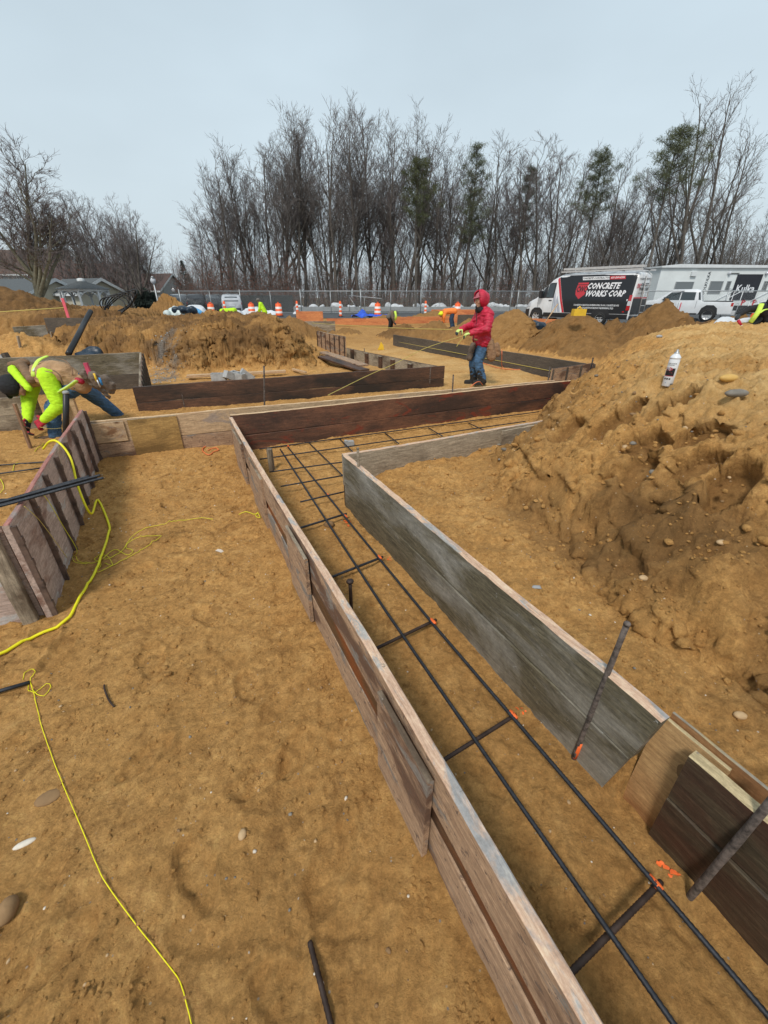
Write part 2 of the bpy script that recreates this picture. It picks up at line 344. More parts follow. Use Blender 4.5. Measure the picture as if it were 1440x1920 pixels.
for i in range(95):
    u=rf.uniform(-1.6,.38);v=rf.uniform(.1,5.0)
    p=UV(u,v); FOOT.append((p.x,p.y,rf.uniform(.05,.07),rf.uniform(.11,.15),rf.uniform(0,3.14),rf.uniform(.008,.02)))
for i in range(26):
    u=rf.uniform(.6,1.05);v=rf.uniform(.1,4.7); p=UV(u,v); FOOT.append((p.x,p.y,.05,.13,rf.uniform(0,3.14),rf.uniform(.004,.012)))
def terrain(X,Y,detail=True):
    U=.8974*X+.4412*Y; V=-.4412*X+.8974*Y
    wob=fbm(X,Y,1.6,3)*.35; wob2=fbm(X+9,Y,5,3)*.09
    z=.05*ss(3.5,5,V)+.10*ss(5.2,8,V)+.0*U
    z=z-.12*np.exp(-((U-4.7)/.5)**2-((V-12.5)/2.5)**2)
    rough=np.full(X.shape,.30)
    global _H
    _H=np.zeros(X.shape)
    # soil behind the right boards
    _us=U-.044*(1-ss(.37,.41,V)); inr=ss(1.145,1.16,_us)*(1-ss(3.135,3.15,V))
    z=z+inr*(.22+.06*ss(1.2,1.9,U)+.05*fbm(X,Y,2.2,3)); rough=rough+inr*.2
    # dirt right of the dark inner ledge
    z=z+.03*np.exp(-((V-4.75)/.08)**2)*ss(.5,.6,U)
    d=polydist(U,V,M1)+(wob*.55+wob2)*ss(0,.8,np.abs(V-.0)+.6)
    prof=np.interp(d,[-.3,0,.12,.30,.55,.8,1.15,1.7,3,6],[0,.08,.27,.50,.69,.83,1.0,1.07,1.0,.80])
    fade=1-.28*ss(0,-2.6,V+0*U)-.0
    fr=ss(1.0,-.6,V)*.22
    m1=prof*(1-fr)
    cover=ss(3.15,3.3,V)*(V>3.1)+(V<=3.1)*1.0
    z=np.maximum(z,z*.25+m1*np.where(V<3.14,1,1)) if True else z
    on=ss(0,.4,d); rough=rough+on*.8
    stepb=ss(.05,.5,d)*(1-ss(.9,1.4,d))
    z=z+stepb*(.10*pn(U*2.1+3,V*.8+1)+.05*np.abs(pn(U*6,V*1.7))-.03)
    for (x,y,rx,ry,a,dep) in HOLES:
        ca,sa=math.cos(a),math.sin(a); dx=X-x;dy=Y-y; q=np.sqrt(((dx*ca+dy*sa)/rx)**2+((-dx*sa+dy*ca)/ry)**2)
        hm_=1-ss(.84,1.0,q+.2*wob+.1*pn(X*9,Y*9)); z=z-.25*dep*hm_; rough=rough*(1-.97*(1-ss(.8,1.1,q))); _H=np.maximum(_H,hm_)
    if _GR:
        dg_=np.full(X.shape,9.0)
        for a_,b_ in zip(_GR[:-1],_GR[1:]):
            ex,ey=b_.x-a_.x,b_.y-a_.y; t_=np.clip(((X-a_.x)*ex+(Y-a_.y)*ey)/(ex*ex+ey*ey),0,1); dg_=np.minimum(dg_,np.hypot(X-a_.x-t_*ex,Y-a_.y-t_*ey))
        dg_=dg_+.04*fbm(X,Y,7,3); z=z-.10*np.exp(-(np.clip(dg_,0,9)/.035)**2)*(.55+.9*pn(X*3,Y*3+9))
    dl=polydist(U,V,BL)+wob*1.1+wob2*1.2
    pl=np.interp(dl,[-.8,-.35,0,.2,.42,.65,.95,1.4,2.5],[0,.10,.24,.48,.80,.93,1.12,1.20,1.22])*(1+.16*fbm(X,Y,1.1,2))*(.90-.10*(1-ss(0,1.4,U)))
    z=np.maximum(z,z*.3+pl); rough=np.maximum(rough,ss(-.3,.3,dl)*1.5)
    db=polydist(X,Y,BB)+wob*1.6
    pb=np.interp(db,[-.5,0,.35,.8,1.4,4],[0,.2,.65,1.0,1.15,1.12]); z=np.maximum(z,pb+z*.1); rough=np.maximum(rough,ss(-.2,.3,db)*1.4)
    dark=np.zeros(X.shape)
    for (x,y,h,r,k) in CONES:
        q=np.hypot(X-x,Y-y)*(1+.5*wob)/r+wob*.18
        hh=h*np.clip(1.05-q,0,1)**.92*np.where(q<1.05,1,0); hh=np.minimum(hh,h*.93+.07*hh)
        up_=(hh>.01)&(hh>z); dark=np.where(up_,k,dark); z=np.where(hh>.01,np.maximum(z,hh+z*.25*(z<.4)),z); rough=np.maximum(rough,1.35*ss(.04,.12,hh))
    far=1-ss(24,30,Y)*(1-ss(2,9,0*X+9)); lot=ss(27,29.5,Y)
    flatfar=ss(33,35,Y); z=z*(1-flatfar)+.15*flatfar; rough=rough*(1-flatfar)+.02*flatfar
    if detail:
        z=z+rough*(.055*fbm(X,Y,1.9,2)+.040*fbm(X+3,Y-2,5.5,4,.55)); rg_=1-2*np.abs(pn(X*3.3+7,Y*3.3)); z=z+np.clip(rough-.25,0,2)*.05*(rg_**3)*ss(-.2,.2,pn(X*1.3,Y*1.3+5)+.1)
        r2=np.abs(pn(X*9,Y*9))+.5*np.abs(pn(X*19+5,Y*19)); z=z+rough*.026*(.45-r2)+rough*.012*fbm(X,Y,31,2)
        cl=np.clip(pn(X*23,Y*23+7)-.12,0,1); z=z+rough*.035*cl*ss(-.1,.3,pn(X*2+8,Y*2))
        cl2=np.clip(pn(X*11+4,Y*11+7)-.2,0,1); z=z+np.clip(rough-.25,0,2)*.045*cl2*ss(-.1,.3,pn(X*1.6+2,Y*1.6+4))
        nearf=1-ss(6,12,Y); km=np.clip(rough-.3,0,1.0)*ss(-.25,.2,pn(X*1.7+6,Y*1.7+2)+.12)
        wx=X+.05*pn(X*6,Y*6+3); wy=Y+.05*pn(X*6+8,Y*6)
        f1,e_,r_=cell(wx*8,wy*8); z=z+km*((r_-.5)*.060*ss(0,.22,e_)-.022*(1-ss(0,.18,e_))+.02*(.5-f1))
        f1,e_,r_=cell(wx*21+4,wy*21); z=z+(km*.8+.10*nearf*ss(.05,.3,pn(X*2.4+3,Y*2.4+8)))*((r_-.5)*.030*ss(0,.3,e_)-.010*(1-ss(0,.25,e_))+.012*(.5-f1))
        z=z+.006*nearf*fbm(X,Y,14,4,.65)+.012*nearf*fbm(X,Y,2.6,3)
        pat=ss(.02,.25,fbm(X+31,Y,2.2,3)); z=z+nearf*pat*.022*np.clip(pn(X*38,Y*38),0,1)+nearf*pat*.012*np.clip(pn(X*19+8,Y*19),0,1)
        for (x,y,rx,ry,a,dep) in FOOT:
            s=(np.abs(X-x)<.35)&(np.abs(Y-y)<.35)
            if not s.any(): continue
            ca,sa=math.cos(a),math.sin(a); dx=X[s]-x;dy=Y[s]-y; q=np.sqrt(((dx*ca+dy*sa)/rx)**2+((-dx*sa+dy*ca)/ry)**2)+pn(dx*14+x*9,dy*14)*.35
            z[s]=z[s]-dep*.95*(1-ss(.80,1.0,q))+dep*.6*np.exp(-((q-1.12)/.11)**2)
        # eroded soil along the foot of the forms
        for uu,w in ((.40,.10),):
            z=z+.02*np.exp(-((U-uu)/.10)**2)*(V<4.8)*(.5+1.2*np.abs(pn(V*3,U*0+2)))
        z=z+.025*np.exp(-((V-5.30)/.12)**2)*(U<.4)*(U>-.9)
    global _D,_B,_L
    _D=dark; _B=on; _L=dl
    return z
def th(x,y): return float(terrain(np.array([x],float),np.array([y],float))[0])
def hit(px,py,dz=0.0,tmax=60):
    x,y,w=ray(px,py); t=np.concatenate([np.linspace(.3,12,1400),np.linspace(12,tmax,1500)[1:]])
    zz=terrain(x*t,y*t); r=H+w*t
    k=np.nonzero(r<zz)[0]; i=int(k[0]) if len(k) else len(t)-1
    return Vector((x*t[i],y*t[i],float(zz[i])+dz))
# shovel cuts on the mound, found from where they show on its face
_h=[]
for (px,py,rx,ry,a,dep) in [(1142,790,.15,.12,.3,.11),(1205,830,.17,.13,.4,.11),(1200,866,.13,.08,.4,.08),(1315,812,.15,.11,2.6,.11),(1318,860,.13,.07,2.9,.07),(1375,888,.12,.10,.3,.10),(1357,925,.12,.07,.2,.07),(1265,752,.16,.06,.1,.06),(1062,818,.16,.10,.8,.03),(1190,752,.11,.07,.2,.05)]:
    p=hit(px,py); _h.append((p.x,p.y,rx,ry,a,dep))
HOLES+=_h
_GR=[hit(px,py) for px,py in ((985,905),(1040,935),(1095,955),(1150,1000),(1200,1060),(1250,1075),(1300,1140),(1345,1215),(1400,1262),(1470,1330))]
def axis(lo,f0,f1,hi,st,g1,g2,d2):
    a=[];x=f0
    while x<=f1: a.append(x); x+=st
    def out(start,end):
        r=[];d=0;x=start
        while d<end:
            s=st+min(d,d2)*g1+max(0,d-d2)*g2; d+=s; r.append(d)
        return r
    up=[a[-1]+d for d in out(0,hi-a[-1])]; dn=[f0-d for d in out(0,f0-lo)][::-1]
    return np.array(dn+a+up)
ua=axis(-420,-1.75,4.4,460,.0135,.0115,.09,26); va=axis(-60,-.35,5.6,560,.0135,.0105,.09,32); _ex=np.arange(9.2,11.4,.026); va=np.concatenate([va[va<9.19],_ex,va[va>11.42]])
UU,VV=np.meshgrid(ua,va); XX=D2.x*UU+D1.x*VV; YY=D2.y*UU+D1.y*VV
ZZ=terrain(XX.ravel(),YY.ravel()).reshape(XX.shape)
_ZZ0=ZZ
def mesh_grid(name,X,Y,Z,mat,keep=None):
    n,m=X.shape; co=np.stack([X,Y,Z],-1).reshape(-1,3).astype(np.float32)
    idx=np.arange(n*m).reshape(n,m); q=np.stack([idx[:-1,:-1],idx[:-1,1:],idx[1:,1:],idx[1:,:-1]],-1).reshape(-1,4)
    me=bpy.data.meshes.new(name); me.vertices.add(len(co)); me.vertices.foreach_set('co',co.ravel())
    me.loops.add(len(q)*4); me.loops.foreach_set('vertex_index',q.ravel().astype(np.int32)); me.polygons.add(len(q))
    me.polygons.foreach_set('loop_start',np.arange(0,len(q)*4,4,dtype=np.int32)); me.polygons.foreach_set('loop_total',np.full(len(q),4,np.int32))
    me.polygons.foreach_set('use_smooth',np.ones(len(q),bool)); me.update(calc_edges=True); me.materials.append(MAT[mat]); return me
ZS=terrain(XX.ravel(),YY.ravel(),False).reshape(XX.shape)
_gu=np.gradient(ZS,axis=1)/np.gradient(UU,axis=1); _gv=np.gradient(ZS,axis=0)/np.gradient(VV,axis=0); _g=np.hypot(_gu,_gv); _far=ss(6,9,VV)
ZZ=ZS+(ZZ-ZS)*(1-.85*_H.reshape(XX.shape))*(1-.72*ss(.6,1.4,_g)*_far-.55*ss(.6,1.3,_g)*(1-_far)*(UU>1.3))
_HM=_H
me=mesh_grid('ground',XX,YY,ZZ,'soil')
dk=_D.reshape(XX.shape)
# ragged soil faces: push steep ground sideways by a noise that varies with height
_bd=((np.abs(UU-1.16)<.11)&(VV<3.3))|((np.abs(VV-3.14)<.09)&(UU>1)&(UU<3.0)); _st=ss(.45,1.3,_g)*(~_bd)
_al=(UU*1.0-VV*.6); _n=(.03+.085*_far)*fbm(_al*1.0,ZZ*1.9+.3*pn(UU*2,VV*2),2.8,5,.62)+(.025+.05*_far)*(.35-np.abs(pn(_al*5,ZZ*11+3)))
_f1,_e1,_r1=cell(_al*9+.6*pn(UU*5,VV*5),ZZ*13+.6*pn(UU*5+7,ZZ*5)); _n=_n+(.045+.04*_far)*(_r1-.5)*ss(0,.25,_e1)-.02*(1-ss(0,.2,_e1)); _f1,_e1,_r1=cell(_al*24,ZZ*30); _n=_n+.018*(_r1-.5)*ss(0,.3,_e1)
_nx=(D2.x*_gu+D1.x*_gv)/(_g+1e-6); _ny=(D2.y*_gu+D1.y*_gv)/(_g+1e-6); _k=_st*_n*1.0
_hf=_HM.reshape(XX.shape); _hm2=_hf*.085; _k=_k*(1-_hf); XX=XX-_nx*_k+.86*_hm2; YY=YY-_ny*_k+.5*_hm2; ZZ=ZZ-_hm2*.55
co_=np.stack([XX,YY,ZZ],-1).reshape(-1,3).astype(np.float32); me.vertices.foreach_set('co',co_.ravel()); me.update()
BLn=ss(-.2,.4,_L).reshape(XX.shape)
gx=(np.exp(-(((UU+.15-(VV-10.3)*.12)/.30)**2))*ss(9.3,9.9,VV)*(1-ss(11.6,12.2,VV))); gx=np.clip(gx*1.6,0,1)*(fbm(XX,YY,3,4)*1.8+.35); gx=np.clip(gx,0,1)*.75
nz=fbm(XX,YY,1.3,4)
darkm=np.clip(dk*.85+BLn*(.80+nz*.8)+ss(12,18,YY)*.25,0,1)
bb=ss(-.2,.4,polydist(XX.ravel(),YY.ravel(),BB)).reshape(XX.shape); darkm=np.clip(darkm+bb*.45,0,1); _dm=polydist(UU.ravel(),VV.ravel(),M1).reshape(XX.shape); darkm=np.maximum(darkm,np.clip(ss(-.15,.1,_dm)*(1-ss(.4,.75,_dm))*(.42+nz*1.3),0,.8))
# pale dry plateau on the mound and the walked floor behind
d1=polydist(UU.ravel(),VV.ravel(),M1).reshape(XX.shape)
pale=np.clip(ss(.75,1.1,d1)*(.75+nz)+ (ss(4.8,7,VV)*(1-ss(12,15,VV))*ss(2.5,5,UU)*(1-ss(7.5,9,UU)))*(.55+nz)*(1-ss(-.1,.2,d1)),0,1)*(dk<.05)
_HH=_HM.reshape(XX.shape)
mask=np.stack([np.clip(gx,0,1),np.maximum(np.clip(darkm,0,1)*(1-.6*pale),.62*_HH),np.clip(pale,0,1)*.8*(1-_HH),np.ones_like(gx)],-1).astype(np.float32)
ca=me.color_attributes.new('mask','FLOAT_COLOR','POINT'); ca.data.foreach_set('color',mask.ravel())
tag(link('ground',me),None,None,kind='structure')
# parking lot, grass beyond
def sheet(name,pts,z,mat):
    b=MB(); b.add([(x,y,z) for x,y in pts],[tuple(range(len(pts)))],mat); return tag(b.build(name),None,None,kind='structure')
sheet('parking_lot',[(-75,34.9),(75,34.9),(75,52),(-75,52)],.175,'asphalt')
sheet('road',[(10,22.5),(60,22.5),(60,34.9),(8,34.9)],.185,'asphalt')
sheet('grass_verge',[(-400,52),(400,52),(400,500),(-400,500)],.18,'grass_brown')
b=MB(); b.box((-20,51.7,.1),(26,52.1,.62),'kerb_concrete'); tag(b.build('kerb'),None,None,kind='structure')
# pebbles and clods
rg=random.Random(8)
def ico(r,rng):
    t=1.618; v=[(-1,t,0),(1,t,0),(-1,-t,0),(1,-t,0),(0,-1,t),(0,1,t),(0,-1,-t),(0,1,-t),(t,0,-1),(t,0,1),(-t,0,-1),(-t,0,1)]
    sx,sy,sz=rng.uniform(.7,1.25),rng.uniform(.6,1),rng.uniform(.4,.8); a=rng.uniform(0,6.28)
    o=[]
    for x,y,z in v:
        q=r/1.9*rng.uniform(.78,1.15); x,y,z=x*q*sx,y*q*sy,z*q*sz; o.append((x*math.cos(a)-y*math.sin(a),x*math.sin(a)+y*math.cos(a),z))
    return o
IF=[(0,11,5),(0,5,1),(0,1,7),(0,7,10),(0,10,11),(1,5,9),(5,11,4),(11,10,2),(10,7,6),(7,1,8),(3,9,4),(3,4,2),(3,2,6),(3,6,8),(3,8,9),(4,9,5),(2,4,11),(6,2,10),(8,6,7),(9,8,1)]
def scatter(name,n,zone,mats,rr,sink,smooth):
    b=MB(); P=[]
    for i in range(n): P.append(zone())
    xs=np.array([p[0] for p in P]); ys=np.array([p[1] for p in P]); zs=terrain(xs,ys)
    for x,y,z in zip(xs,ys,zs):
        r=rr(); m=rg.choice(mats); b.add([(x+a,y+c,z+d+r*sink) for a,c,d in ico(r,rg)],IF,m,smooth)
    return b.build(name,fix=False)
def zmix():
    k=rg.random()
    if k<.42: p=UV(rg.uniform(-1.7,.36),rg.uniform(0,5)**1.0)
    elif k<.55: p=UV(rg.uniform(.5,1.07),rg.uniform(0,4.7))
    elif k<.90: p=UV(rg.uniform(1.2,5.2),rg.uniform(-.3,4.2))
    else: p=UV(rg.uniform(-.8,8),rg.uniform(5.4,10))
    return (p.x,p.y)
tag(scatter('gravel',2600,zmix,['stone_tan','stone_grey','stone_white','stone_tan','stone_brown'],lambda:.0018+.0075*rg.random()**3.2,.12,True),None,None,kind='stuff')
def zcl():
    k=rg.random()
    if k<.25: p=UV(rg.uniform(-1.7,.36),rg.uniform(1.5,5))
    elif k<.8: p=UV(rg.uniform(1.5,5.5),rg.uniform(-.3,4.9))
    else: return (rg.uniform(-8,0),rg.uniform(8.5,12.5))
    return (p.x,p.y)
tag(scatter('soil_clods',5200,zcl,['soil_clod'],lambda:.003+.020*rg.random()**4,.0,True),None,None,kind='stuff')
def zcm(): 
    p=UV(rg.uniform(2.4,5.2),rg.uniform(.3,3.6)); return (p.x,p.y)
tag(scatter('gravel',260,zcm,['stone_tan','stone_brown','stone_grey','stone_brown'],lambda:.008+.02*rg.random()**2.5,.15,True),None,None,kind='stuff')
def zgr():
    u=rg.gauss(-.15,.26); v=rg.uniform(9.4,12); p=UV(u+(v-10.3)*.12,v); return (p.x,p.y)
_cc=[(rg.uniform(-1.6,.34),rg.uniform(.15,4.9),rg.uniform(.05,.22)) for _ in range(110)]+[(rg.uniform(.52,1.05),rg.uniform(.1,4.6),rg.uniform(.03,.10)) for _ in range(28)]+[(rg.uniform(1.25,2.2),rg.uniform(-.2,3),rg.uniform(.05,.2)) for _ in range(45)]
_cc+=[(.36,rg.uniform(.1,4.5),rg.uniform(.03,.07)) for _ in range(16)]
def zcr():
    a=rg.choice(_cc); u=a[0]+rg.gauss(0,a[2]); v=a[1]+rg.gauss(0,a[2])
    if .40<u<.50: u=.36
    if 1.07<u<1.22: u=1.25
    p=UV(u,v); return (p.x,p.y)
tag(scatter('soil_clods',17000,zcr,['soil_clod'],lambda:.0016+.010*rg.random()**3,.15,False),None,None,kind='stuff')
def zch():
    k=rg.random()
    if k<.4: p=UV(rg.uniform(1.7,2.7),rg.uniform(-.2,3.0))
    elif k<.7: p=UV(rg.uniform(-.9,3.4),rg.uniform(9.4,12.5))
    else: return (rg.uniform(3,12),rg.uniform(11.5,15))
    return (p.x,p.y)
tag(scatter('soil_clods',520,zch,['soil_clod'],lambda:.010+.032*rg.random()**4,.1,True),None,None,kind='stuff')
tag(scatter('gravel',300,zgr,['stone_grey','stone_grey','concrete_grey'],lambda:rg.uniform(.010,.024),.1,False),None,None,kind='stuff')
# individual stones
def stone(px,py,r,sc,mat,label,rot=0,sink=.25,z=None):
    p=hit(px,py); rn=random.Random(int(px)); b=MB()
    b.sphere((0,0,0),r,mat,14,9,None,sc,.05,rn); o=b.build('stone',None,p+Vector((0,0,r*sc[2]*sink)),rot); return tag(o,label,'stone')
stone(455,1567,.0135,(1.0,1.35,.7),'stone_tan','oval tan pebble alone on the bare sand left of the long form')
stone(48,1584,.026,(1.3,.45,.3),'stone_white','flat elongated white stone near the left edge of the sand',.5)
stone(92,1497,.04,(1.1,.75,.28),'stone_brown','flat angular brown slab of rock beside the yellow string',.4)
stone(18,1712,.034,(.8,1.1,.75),'stone_brown','rounded brown rock at the left edge of the sand',.2)
stone(1366,711,.052,(1.25,.6,.5),'stone_yellow','smooth yellow oval stone on the mound right of the spray can')
stone(1380,741,.058,(1.35,.6,.42),'stone_grey','smooth grey oval stone on the mound below the yellow one',.15)
stone(617,985,.042,(1,.8,.7),'stone_brown','round brown stone lying under the rebar crossing in the trench')
stone(1236,632,.05,(1.2,.7,.6),'concrete_grey','pale grey stone at the top of the big mound')
stone(1385,1346,.02,(1.2,.8,.6),'stone_tan','tan stone at the foot of the bank on the right')
stone(1352,1018,.02,(1.2,.8,.6),'stone_tan','small tan stone below the shovel cuts on the bank')
stone(1205,1088,.022,(1,.8,.6),'stone_tan','yellowish stone on the lower slope of the bank')
# ---------------------------------------------------------------- forms
def on_u(px,py,u):
    x,y,w=ray(px,py); k=D2.x*x+D2.y*y; t=u/k; return (D1.x*x+D1.y*y)*t, H+w*t
def on_v(px,py,v):
    x,y,w=ray(px,py); k=D1.x*x+D1.y*y; t=v/k; return (D2.x*x+D2.y*y)*t, H+w*t
def board_mesh(b,L,z0,z1,t,mat,top,y0=0.0,x0=0.0,wob=.003,z1b=None,slope0=0,slope1=0,side=None,seed=1):
    n=max(2,int(L/.07)); n=min(n,90); rn=random.Random(seed); bev=min(.004,t*.2)
    ph=rn.uniform(0,50); vs=[];sec=8
    for i in range(n+1):
        f=i/n; zt=z1+((z1b if z1b is not None else z1)-z1)*f
        wy=wob*1.5*math.sin(f*L*1.7+ph); wz=wob*math.sin(f*L*2.9+ph*2)+rn.uniform(-wob,wob)*.5; e=rn.uniform(-1,1)*wob*.5
        x=x0+f*L
        for (yy,zz) in ((y0+bev,z0),(y0+t-bev,z0),(y0+t,z0+bev),(y0+t,zt-bev+wz),(y0+t-bev+e,zt+wz),(y0+bev+e,zt+wz),(y0,zt-bev+wz),(y0,z0+bev)):
            k=(zz-z0)/(z1-z0); xx=x+(slope0*(1-k) if i==0 else 0)+(slope1*(1-k) if i==n else 0)
            vs.append((xx,yy+wy,zz))
    fm=[];ft=[]
    for i in range(n):
        for k in range(sec):
            a=i*sec+k;c=i*sec+(k+1)%sec; (ft if k in(3,4,5) else fm).append((a,c,c+sec,a+sec))
    fm+=[tuple(range(sec-1,-1,-1)),tuple(n*sec+k for k in range(sec))]
    o=len(b.v); b.add(vs,fm,mat,False)
    kk=b.mid(top or mat)
    for f in ft: b.f.append(tuple(q+o for q in f)); b.mi.append(kk); b.sm.append(False)
def wall(p0,p1,label,planks,t=.045,group=None,name='form_wall'):
    """p0,p1: face line seen; thickness goes to the left of p0->p1"""
    M,L=dirM(p0,p1); e=link(name,None,None,Vector(p0),M); tag(e,label,'form wall',group)
    for i,pk in enumerate(planks):
        z0,z1,mat,top=pk[:4]; kw=pk[4] if len(pk)>4 else {}
        b=MB(); x0=kw.get('x0',0); LL=kw.get('L',L-x0)
        board_mesh(b,LL,z0,z1,kw.get('t',t),mat,top,kw.get('y0',0),0,kw.get('wob',.003),kw.get('z1b'),kw.get('s0',0),kw.get('s1',0),seed=i+int(abs(p0[0]*100)))
        b.build(kw.get('name','plank'),e,(x0,0,0))
    return e,L
# left long form (pale outer face to the left), runs away from the camera
ML0,MLL=wall(UV(.425,-.9),UV(.44,4.76),'long pale pinkish board form running from the bottom of the photo between bare sand and rebar trench',
 [(-.05,.20,'wood_pinkgrey','wood_pinkgrey',dict(t=.030,y0=-.032)),(.195,.30,'wood_darkstrip','wood_darkstrip',dict(t=.02,y0=-.028)),
  (.285,.48,'wood_pinkgrey','edge_worn',dict(t=.037,y0=-.038,wob=.004))],t=.037)
bpy.data.objects  # (walls use y<0 = towards +u)
def plate(parent,x0,x1,z0,z1,y,mat='wood_pinkgrey',t=.02,top='wood_greypale',name='splice_plate'):
    b=MB(); board_mesh(b,x1-x0,z0,z1,t,mat,top,y,0,.002,seed=int(x0*31)); return b.build(name,parent,(x0,0,0))
for (a,c) in (((804,1458),(707,1300)),((567,1031),(533,985)),((483,887),(462,860)),((444,812),(430,796))):
    va_=on_u(a[0],a[1],.405)[0]+.9; vb_=on_u(c[0],c[1],.405)[0]+.9
    if vb_-va_<.14: vb_=va_+.16
    plate(ML0,va_,vb_,.02,.445,.002)
# right long form
RB0,_=wall(UV(1.175,.37),UV(1.175,3.06),'weathered grey green double plank form along the right side of the near rebar trench',
 [(-.05,.238,'wood_greygreen','wood_greygreen',dict(y0=0,t=.045,s0=.045,x0=.03)),(.242,.48,'wood_greygreen','edge_worn',dict(y0=0,t=.045,wob=.005,s0=.035,x0=-.01,L=2.70))])
RB1,_=wall(UV(1.180,-.85),UV(1.184,.262),'dark brown plank form at the bottom right corner behind the leaning steel stake',
 [(-.05,.238,'wood_blackbrown','wood_blackbrown',dict(t=.034)),(.242,.475,'wood_blackbrown','edge_yellow',dict(t=.036,wob=.005)),])
RB1.matrix_world=RB1.matrix_world@Matrix.Rotation(R(-4.5),4,'X')
PT,_=wall(UV(1.204,-.62),UV(1.204,.365),'thin new plywood strip with yellow layered edge standing behind the dark corner planks',
 [(.1,.484,'ply_new','edge_yellow',dict(t=.010)),(.1,.478,'ply_new','edge_yellow',dict(t=.008,y0=-.010,L=.7,name='layer'))])
b=MB(); board_mesh(b,.20,-.04,.466,.013,'ply_new','edge_yellow',0,0,.002); o=b.build('plywood_patch',None,UV(1.191,.185),dirM(UV(0,0),UV(.0,1))[0]); tag(o,'golden plywood patch with a knot bridging the gap between grey and dark planks','plywood patch'); kb=MB(); kb.add([(.085+.017*math.cos(a)*(1+.1*math.sin(3*a)),.0155,.33+.032*math.sin(a)) for a in [i*.3927 for i in range(16)]],[tuple(range(16))],'stone_brown'); kb.build('knot',o)
# pale ply return behind the near dirt
PR2,L2=wall(UV(1.13,3.06),UV(4.6,3.17),'pale stained board form running right from the corner and vanishing under the big mound',
 [(-.05,.2,'wood_blackbrown','wood_blackbrown',dict(t=.03)),(.2,.48,'wood_greypale','edge_worn',dict(t=.035,wob=.004,z1b=.47))])
plate(PR2,1.72,2.6,.05,.455,-.022,'wood_greypale')
# red-brown inner form
PR,LPR=wall(UV(.47,4.82),UV(6.05,4.70),'red brown two plank form crossing the middle of the photo behind the rebar grid',
 [(-.05,.235,'wood_redbrown','wood_redbrown',dict(t=.04)),(.24,.48,'wood_redbrown','edge_pale',dict(t=.04,wob=.004))])
PB,LPB=wall(UV(-.93,5.24),UV(5.40,4.84),'pale plywood form with wet patches and knots crossing behind the red brown form',
 [(-.05,.22,'wood_pinkgrey','wood_pinkgrey',dict(t=.03)),(.222,.475,'ply_pale','edge_pale',dict(t=.035,wob=.004))])
plate(PB,.37,.86,-.03,.462,-.018,'ply_golden',.016)
plate(PB,.0,.33,.235,.455,-.012,'ply_pale',.011); 
b=MB(); b.tube([(0,0,0),(0,0,.01)],.032,'stone_brown',12)
# dark form further back
DB,LDB=wall(UV(-.58,7.08),UV(4.62,6.80),'dark stained two plank form behind the pale plywood form left of the person in red',
 [(-.02,.26,'wood_darkbrown','wood_darkbrown',dict(t=.04)),(.265,.49,'wood_darkbrown','wood_darkbrown',dict(t=.04))])
WB,LWB=wall(UV(4.56,6.85),UV(4.42,11.35),'low grey form with short studs running back from the corner of the dark form',
 [(-.05,.47,'wood_greypale','wood_darkbrown',dict(t=.03,y0=-.03,z1b=.39))])
for px in (1.0,1.75,2.35,3.1,4.0): plate(WB,px,px+.13,-.02,.40,.001,'wood_darkbrown',.05,name='stud')
def ribbed(p0,p1,z0,z1,label,n,mat='panel_pink',rib='wood_darkbrown',z1b=None,rt=.028,top='red_edge',side=1,t=.03,rw=.02):
    M,L=dirM(p0,p1); e=link('form_panel',None,None,Vector(p0),M); tag(e,label,'form panel','ribbed steel edged form panels')
    b=MB(); board_mesh(b,L,z0,z1,t,mat,top,-t,0,.003,z1b,seed=n); b.build('panel',e)
    for i in range(n):
        x=(i+.0)*(L-rw)/(n-1); zt=z1+((z1b or z1)-z1)*x/L
        b=MB(); y0,y1=(-t-rt,-t-.002) if side<0 else (.002,rt); b.box((x,y0,z0+.01),(x+rw,y1,zt-.015),rib); 
        for k in range(4): b.box((x-.004,y0-.004 if side<0 else y1-.01,z0+.1+k*(zt-z0-.15)/3.5),(x+rw+.004,y0+.01 if side<0 else y1+.004,z0+.14+k*(zt-z0-.15)/3.5),rib)
        b.build('rib',e)
    return e
# left ribbed form: face to the right (+u side)
LF=ribbed(UV(-.955,2.50),UV(-.955,5.22),-.04,.61,'pinkish ribbed form panel beside the bending worker, yellow cord draped over it',8,side=-1,rib='rib_brown')
LE,_=wall(UV(-2.6,2.62),UV(-.97,2.535),'stained pinkish plywood end panel at the left edge of the photo below the rebar bundle',
 [(-.04,.59,'panel_pink','wood_greypale',dict(t=.03))])
b=MB(); board_mesh(b,.62,0,.07,.045,'wood_greypale','wood_greypale',0,0,.002); o=b.build('timber_post',None,UV(-.945,2.47,-.03),Matrix(((0,1,0),(0,0,1),(1,0,0)))@Matrix.Identity(3))
o.matrix_world=Matrix.Translation(UV(-.985,2.475,-.03))@dirM(UV(0,0),UV(1,0))[0].to_4x4()@Matrix.Rotation(R(-90),4,'Y'); tag(o,'grey weathered timber post at the near end of the pinkish ribbed form','post')
RIB=ribbed(UV(4.78,14.9),UV(4.78,12.3),-.1,.60,'ribbed form panel standing at the back beside the dirt bank right end',7,'wood_pinkgrey','wood_darkbrown',side=-1,top='wood_greypale')
RIB2=ribbed(UV(-.50,7.12),UV(-.47,9.0),.0,.50,'ribbed form panel receding behind the left end of the dark form',8,'panel_pink','wood_slate',z1b=.76,side=-1,top='wood_greypale')
GF,_=wall(UV(-4.6,9.10),UV(-.47,8.97),'tall dark grey form behind the bending worker',
 [(-.02,.40,'wood_slate','wood_slate',dict(t=.04,y0=-.0)),(.405,.765,'wood_greygreen','wood_greypale',dict(t=.04))])
